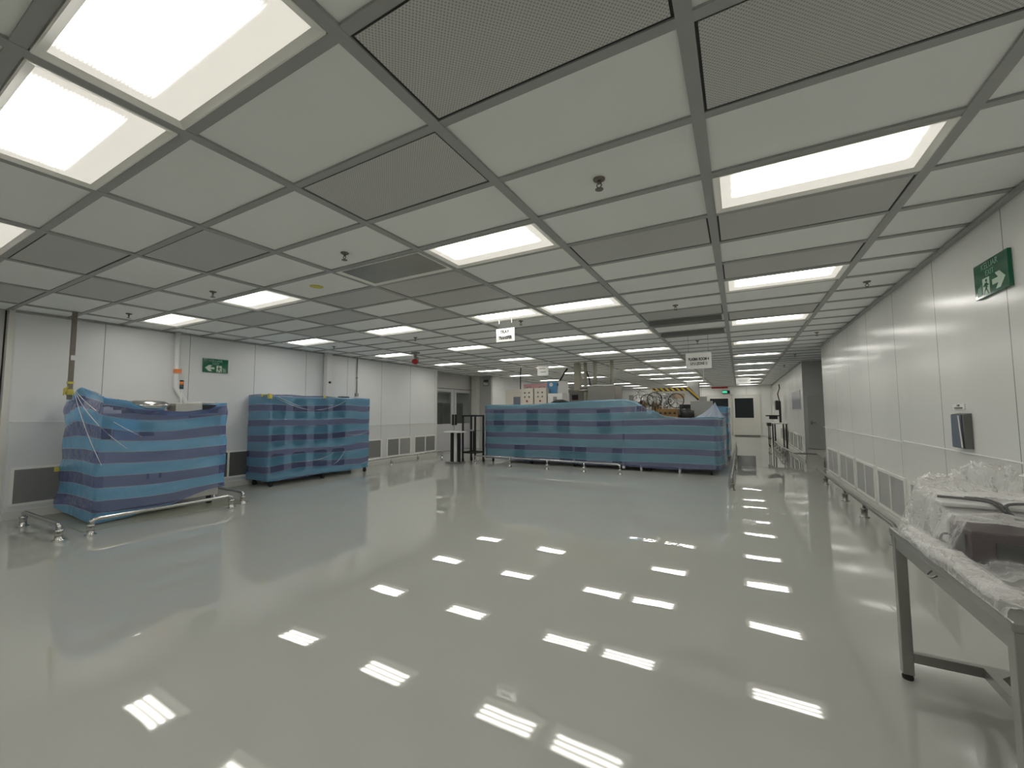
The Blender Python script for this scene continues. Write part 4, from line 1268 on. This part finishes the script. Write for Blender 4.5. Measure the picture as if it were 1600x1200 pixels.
for nm, pts, r in (('long black cable lying across the white instrument', [(.90, 3.02, 1.045), (1.0, 2.98, 1.047), (1.06, 2.90, 1.045), (1.10, 2.84, 1.0), (1.2, 2.72, .978), (1.28, 2.70, .976)], .007),
                   ('second black cable dropping in front of the white instrument', [(1.02, 3.06, 1.045), (1.08, 2.96, 1.047), (1.09, 2.89, 1.03), (1.05, 2.85, .99), (1.06, 2.78, .975)], .007),
                   ('third black cable looped on top of the white instrument', [(1.36, 3.02, 1.044), (1.22, 2.96, 1.046), (1.10, 2.89, 1.04), (1.12, 2.845, .98)], .007),
                   ('black cable curled at the end of the plum device', [(.862, 2.72, .91), (.845, 2.74, .915), (.835, 2.78, .90), (.845, 2.83, .86), (.86, 2.86, .832)], .005)):
    P_ = [Vector(q) for q in pts]; sm = []
    for k in range(len(P_) - 1):
        p0, p1, p2, p3 = P_[max(k - 1, 0)], P_[k], P_[k + 1], P_[min(k + 2, len(P_) - 1)]
        for q in range(5):
            u = q / 5
            sm.append(.5 * ((2 * p1) + (p2 - p0) * u + (2 * p0 - 5 * p1 + 4 * p2 - p3) * u * u + (3 * p1 - p0 - 3 * p2 + p3) * u ** 3))
    sm.append(P_[-1])
    single('cable', MB().tube(sm, r, 8), M['black'], nm, 'cable', 'cables on the steel table', loc=pts[0])

# clear film over the things on the table
def film_height(x, y):
    h = TZ + .012
    bump_ = lambda x0, x1, y0, y1, z, soft: z - max(0, max(x0 - x, x - x1)) * soft - max(0, max(y0 - y, y - y1)) * soft
    h = max(h, bump_(.86, 1.62, 2.88, 3.16, 1.062, 3.2), bump_(.87, 1.62, 2.60, 2.86, .992, 2.6), bump_(.9, 1.7, 2.0, 2.6, TZ + .03, 1.5))
    h += .055 * math.exp(-((x - .84) ** 2 + (y - 3.12) ** 2) / .006)
    h += .05 * math.exp(-((x - 1.02) ** 2 / .010 + (y - 3.14) ** 2 / .006))
    w_ = noise.noise(Vector((x * 9, y * 7, 1))) + .7 * abs(noise.noise(Vector((x * 17 + y * 9, y * 14, 4))))
    edge = max(0, 1 - (x - .74) / .14)
    return h + .010 + .011 * w_ + .065 * edge * (.25 + .75 * abs(noise.noise(Vector((x * 9, y * 11, 9))))) + .02 * edge * noise.noise(Vector((x * 30, y * 24, 3)))
m = MB(); NX, NY = 70, 90
g = []
for a in range(NX + 1):
    x = .735 + (1.66 - .735) * (a / NX) ** 1.25
    row = []
    for b in range(NY + 1):
        y = 1.98 + (3.17 - 1.98) * b / NY
        # the rim wanders along the table's edge
        xx = x + .012 * noise.noise(Vector((y * 6, 2, 2))) * max(0, 1 - a / 12) + (.05 * sstep(3.0, 3.17, y) * max(0, 1 - a / 20))
        yy = y + .02 * noise.noise(Vector((x * 7, 5, 5))) * (b > NY - 8)
        z = film_height(xx, yy)
        if b == NY: z = TZ + .01 + max(0, z - TZ - .01) * .15
        elif b == NY - 1: z = TZ + .01 + (z - TZ - .01) * .6
        if a == 0: z = TZ + .004
        elif a == 1: z = TZ + .004 + (z - TZ) * .6
        row.append(m.bm.verts.new((xx, yy, z)))
    g.append(row)
for a in range(NX):
    for b in range(NY):
        f = m.bm.faces.new((g[a][b], g[a + 1][b], g[a + 1][b + 1], g[a][b + 1])); f.smooth = True
t = thing('film_cover', 'crumpled clear plastic film draped over the equipment on the steel table', 'plastic film', (1.2, 2.6, TZ))
m.build('film_sheet', M['film_bag'], t)
def crumple(pts, rad, name, seed, flat=1.0):
    """a gathered roll of film: a ring-by-ring tube whose wall is crumpled by noise"""
    pts = [Vector(p) for p in pts]
    mm = MB(); n = 18; rings = []
    N = 46
    for q in range(N + 1):
        u = q / N * (len(pts) - 1); k = min(int(u), len(pts) - 2); f = u - k
        c = pts[k].lerp(pts[k + 1], f)
        d = (pts[k + 1] - pts[k]).normalized()
        a_ = d.cross(Vector((0, 0, 1)))
        a_ = a_.normalized() if a_.length > .1 else Vector((1, 0, 0))
        b_ = a_.cross(d)
        env = math.sin(pi * min(1, max(0, q / N))) ** .3 if 0 < q < N else .15
        ring = []
        for j in range(n):
            th = 2 * pi * j / n
            r_ = rad * env * (1 + .8 * noise.noise(Vector((q * .22, cos(th) * 1.6, sin(th) * 1.6 + seed))) + .25 * noise.noise(Vector((q * .9, cos(th) * 3.5 + seed, sin(th) * 3.5))))
            v = c + a_ * cos(th) * r_ + b_ * sin(th) * r_ * flat
            v.z = max(v.z, TZ + .003)
            ring.append(mm.bm.verts.new(v))
        rings.append(ring)
    for A, B in zip(rings, rings[1:]):
        for j in range(n):
            f = mm.bm.faces.new((A[j], A[(j + 1) % n], B[(j + 1) % n], B[j])); f.smooth = True
    return mm.build(name, M['film_roll'], t)
crumple([(.80, 3.08, .86), (.785, 2.95, .85), (.785, 2.7, .845), (.79, 2.4, .845), (.80, 2.15, .845), (.90, 2.02, .845)], .046, 'gathered_edge', 1.0, .6)
crumple([(.81, 3.06, .85), (.815, 3.05, .95), (.84, 3.06, 1.04), (.88, 3.06, 1.07), (.96, 3.05, 1.075)], .026, 'gathered_edge', 6.0)
crumple([(.84, 2.88, .86), (.845, 2.90, .95), (.87, 2.93, 1.03)], .022, 'gathered_edge', 11.0)
crumple([(1.02, 3.17, 1.09), (1.08, 3.16, 1.12), (1.15, 3.15, 1.13), (1.22, 3.14, 1.10), (1.27, 3.13, 1.07)], .085, 'puffed_fold', 16.0)
crumple([(.88, 3.17, 1.08), (.95, 3.17, 1.10), (1.03, 3.17, 1.09)], .05, 'puffed_fold', 21.0)

# slanted holder and tag on the right wall above the table
t = thing('wall_holder', 'slim slate blue holder hanging on the right wall above the table', 'holder', (XR, 5.0, 1.17))
MB().prism([(XR - .002, 4.90, 1.17), (XR - .05, 4.90, 1.17), (XR - .05, 4.90, 1.46), (XR - .002, 4.90, 1.47)], (0, .23, 0)).build('holder_body', M['louver'], t)
MB().prism([(XR - .052, 4.93, 1.175), (XR - .06, 4.93, 1.175), (XR - .058, 4.93, 1.455), (XR - .052, 4.93, 1.455)], (0, .19, 0)).build('blue_sleeve', M['slate'], t)
MB().prism([(XR - .062, 4.91, 1.175), (XR - .066, 4.91, 1.18), (XR - .064, 4.955, 1.45), (XR - .060, 4.955, 1.45)], (0, .02, 0)).build('sleeve_edge', M['paper'], t)
t = thing('wall_tag', 'small white tag with a dark slot above the slate holder', 'tag', (XR, 5.08, 1.5))
MB().box(XR - .006, XR, 5.0, 5.22, 1.50, 1.55).build('tag_card', M['paper'], t)
MB().box(XR - .012, XR - .006, 5.04, 5.18, 1.51, 1.522).box(XR - .014, XR - .006, 5.09, 5.12, 1.532, 1.545).build('tag_slot', M['louver'], t)
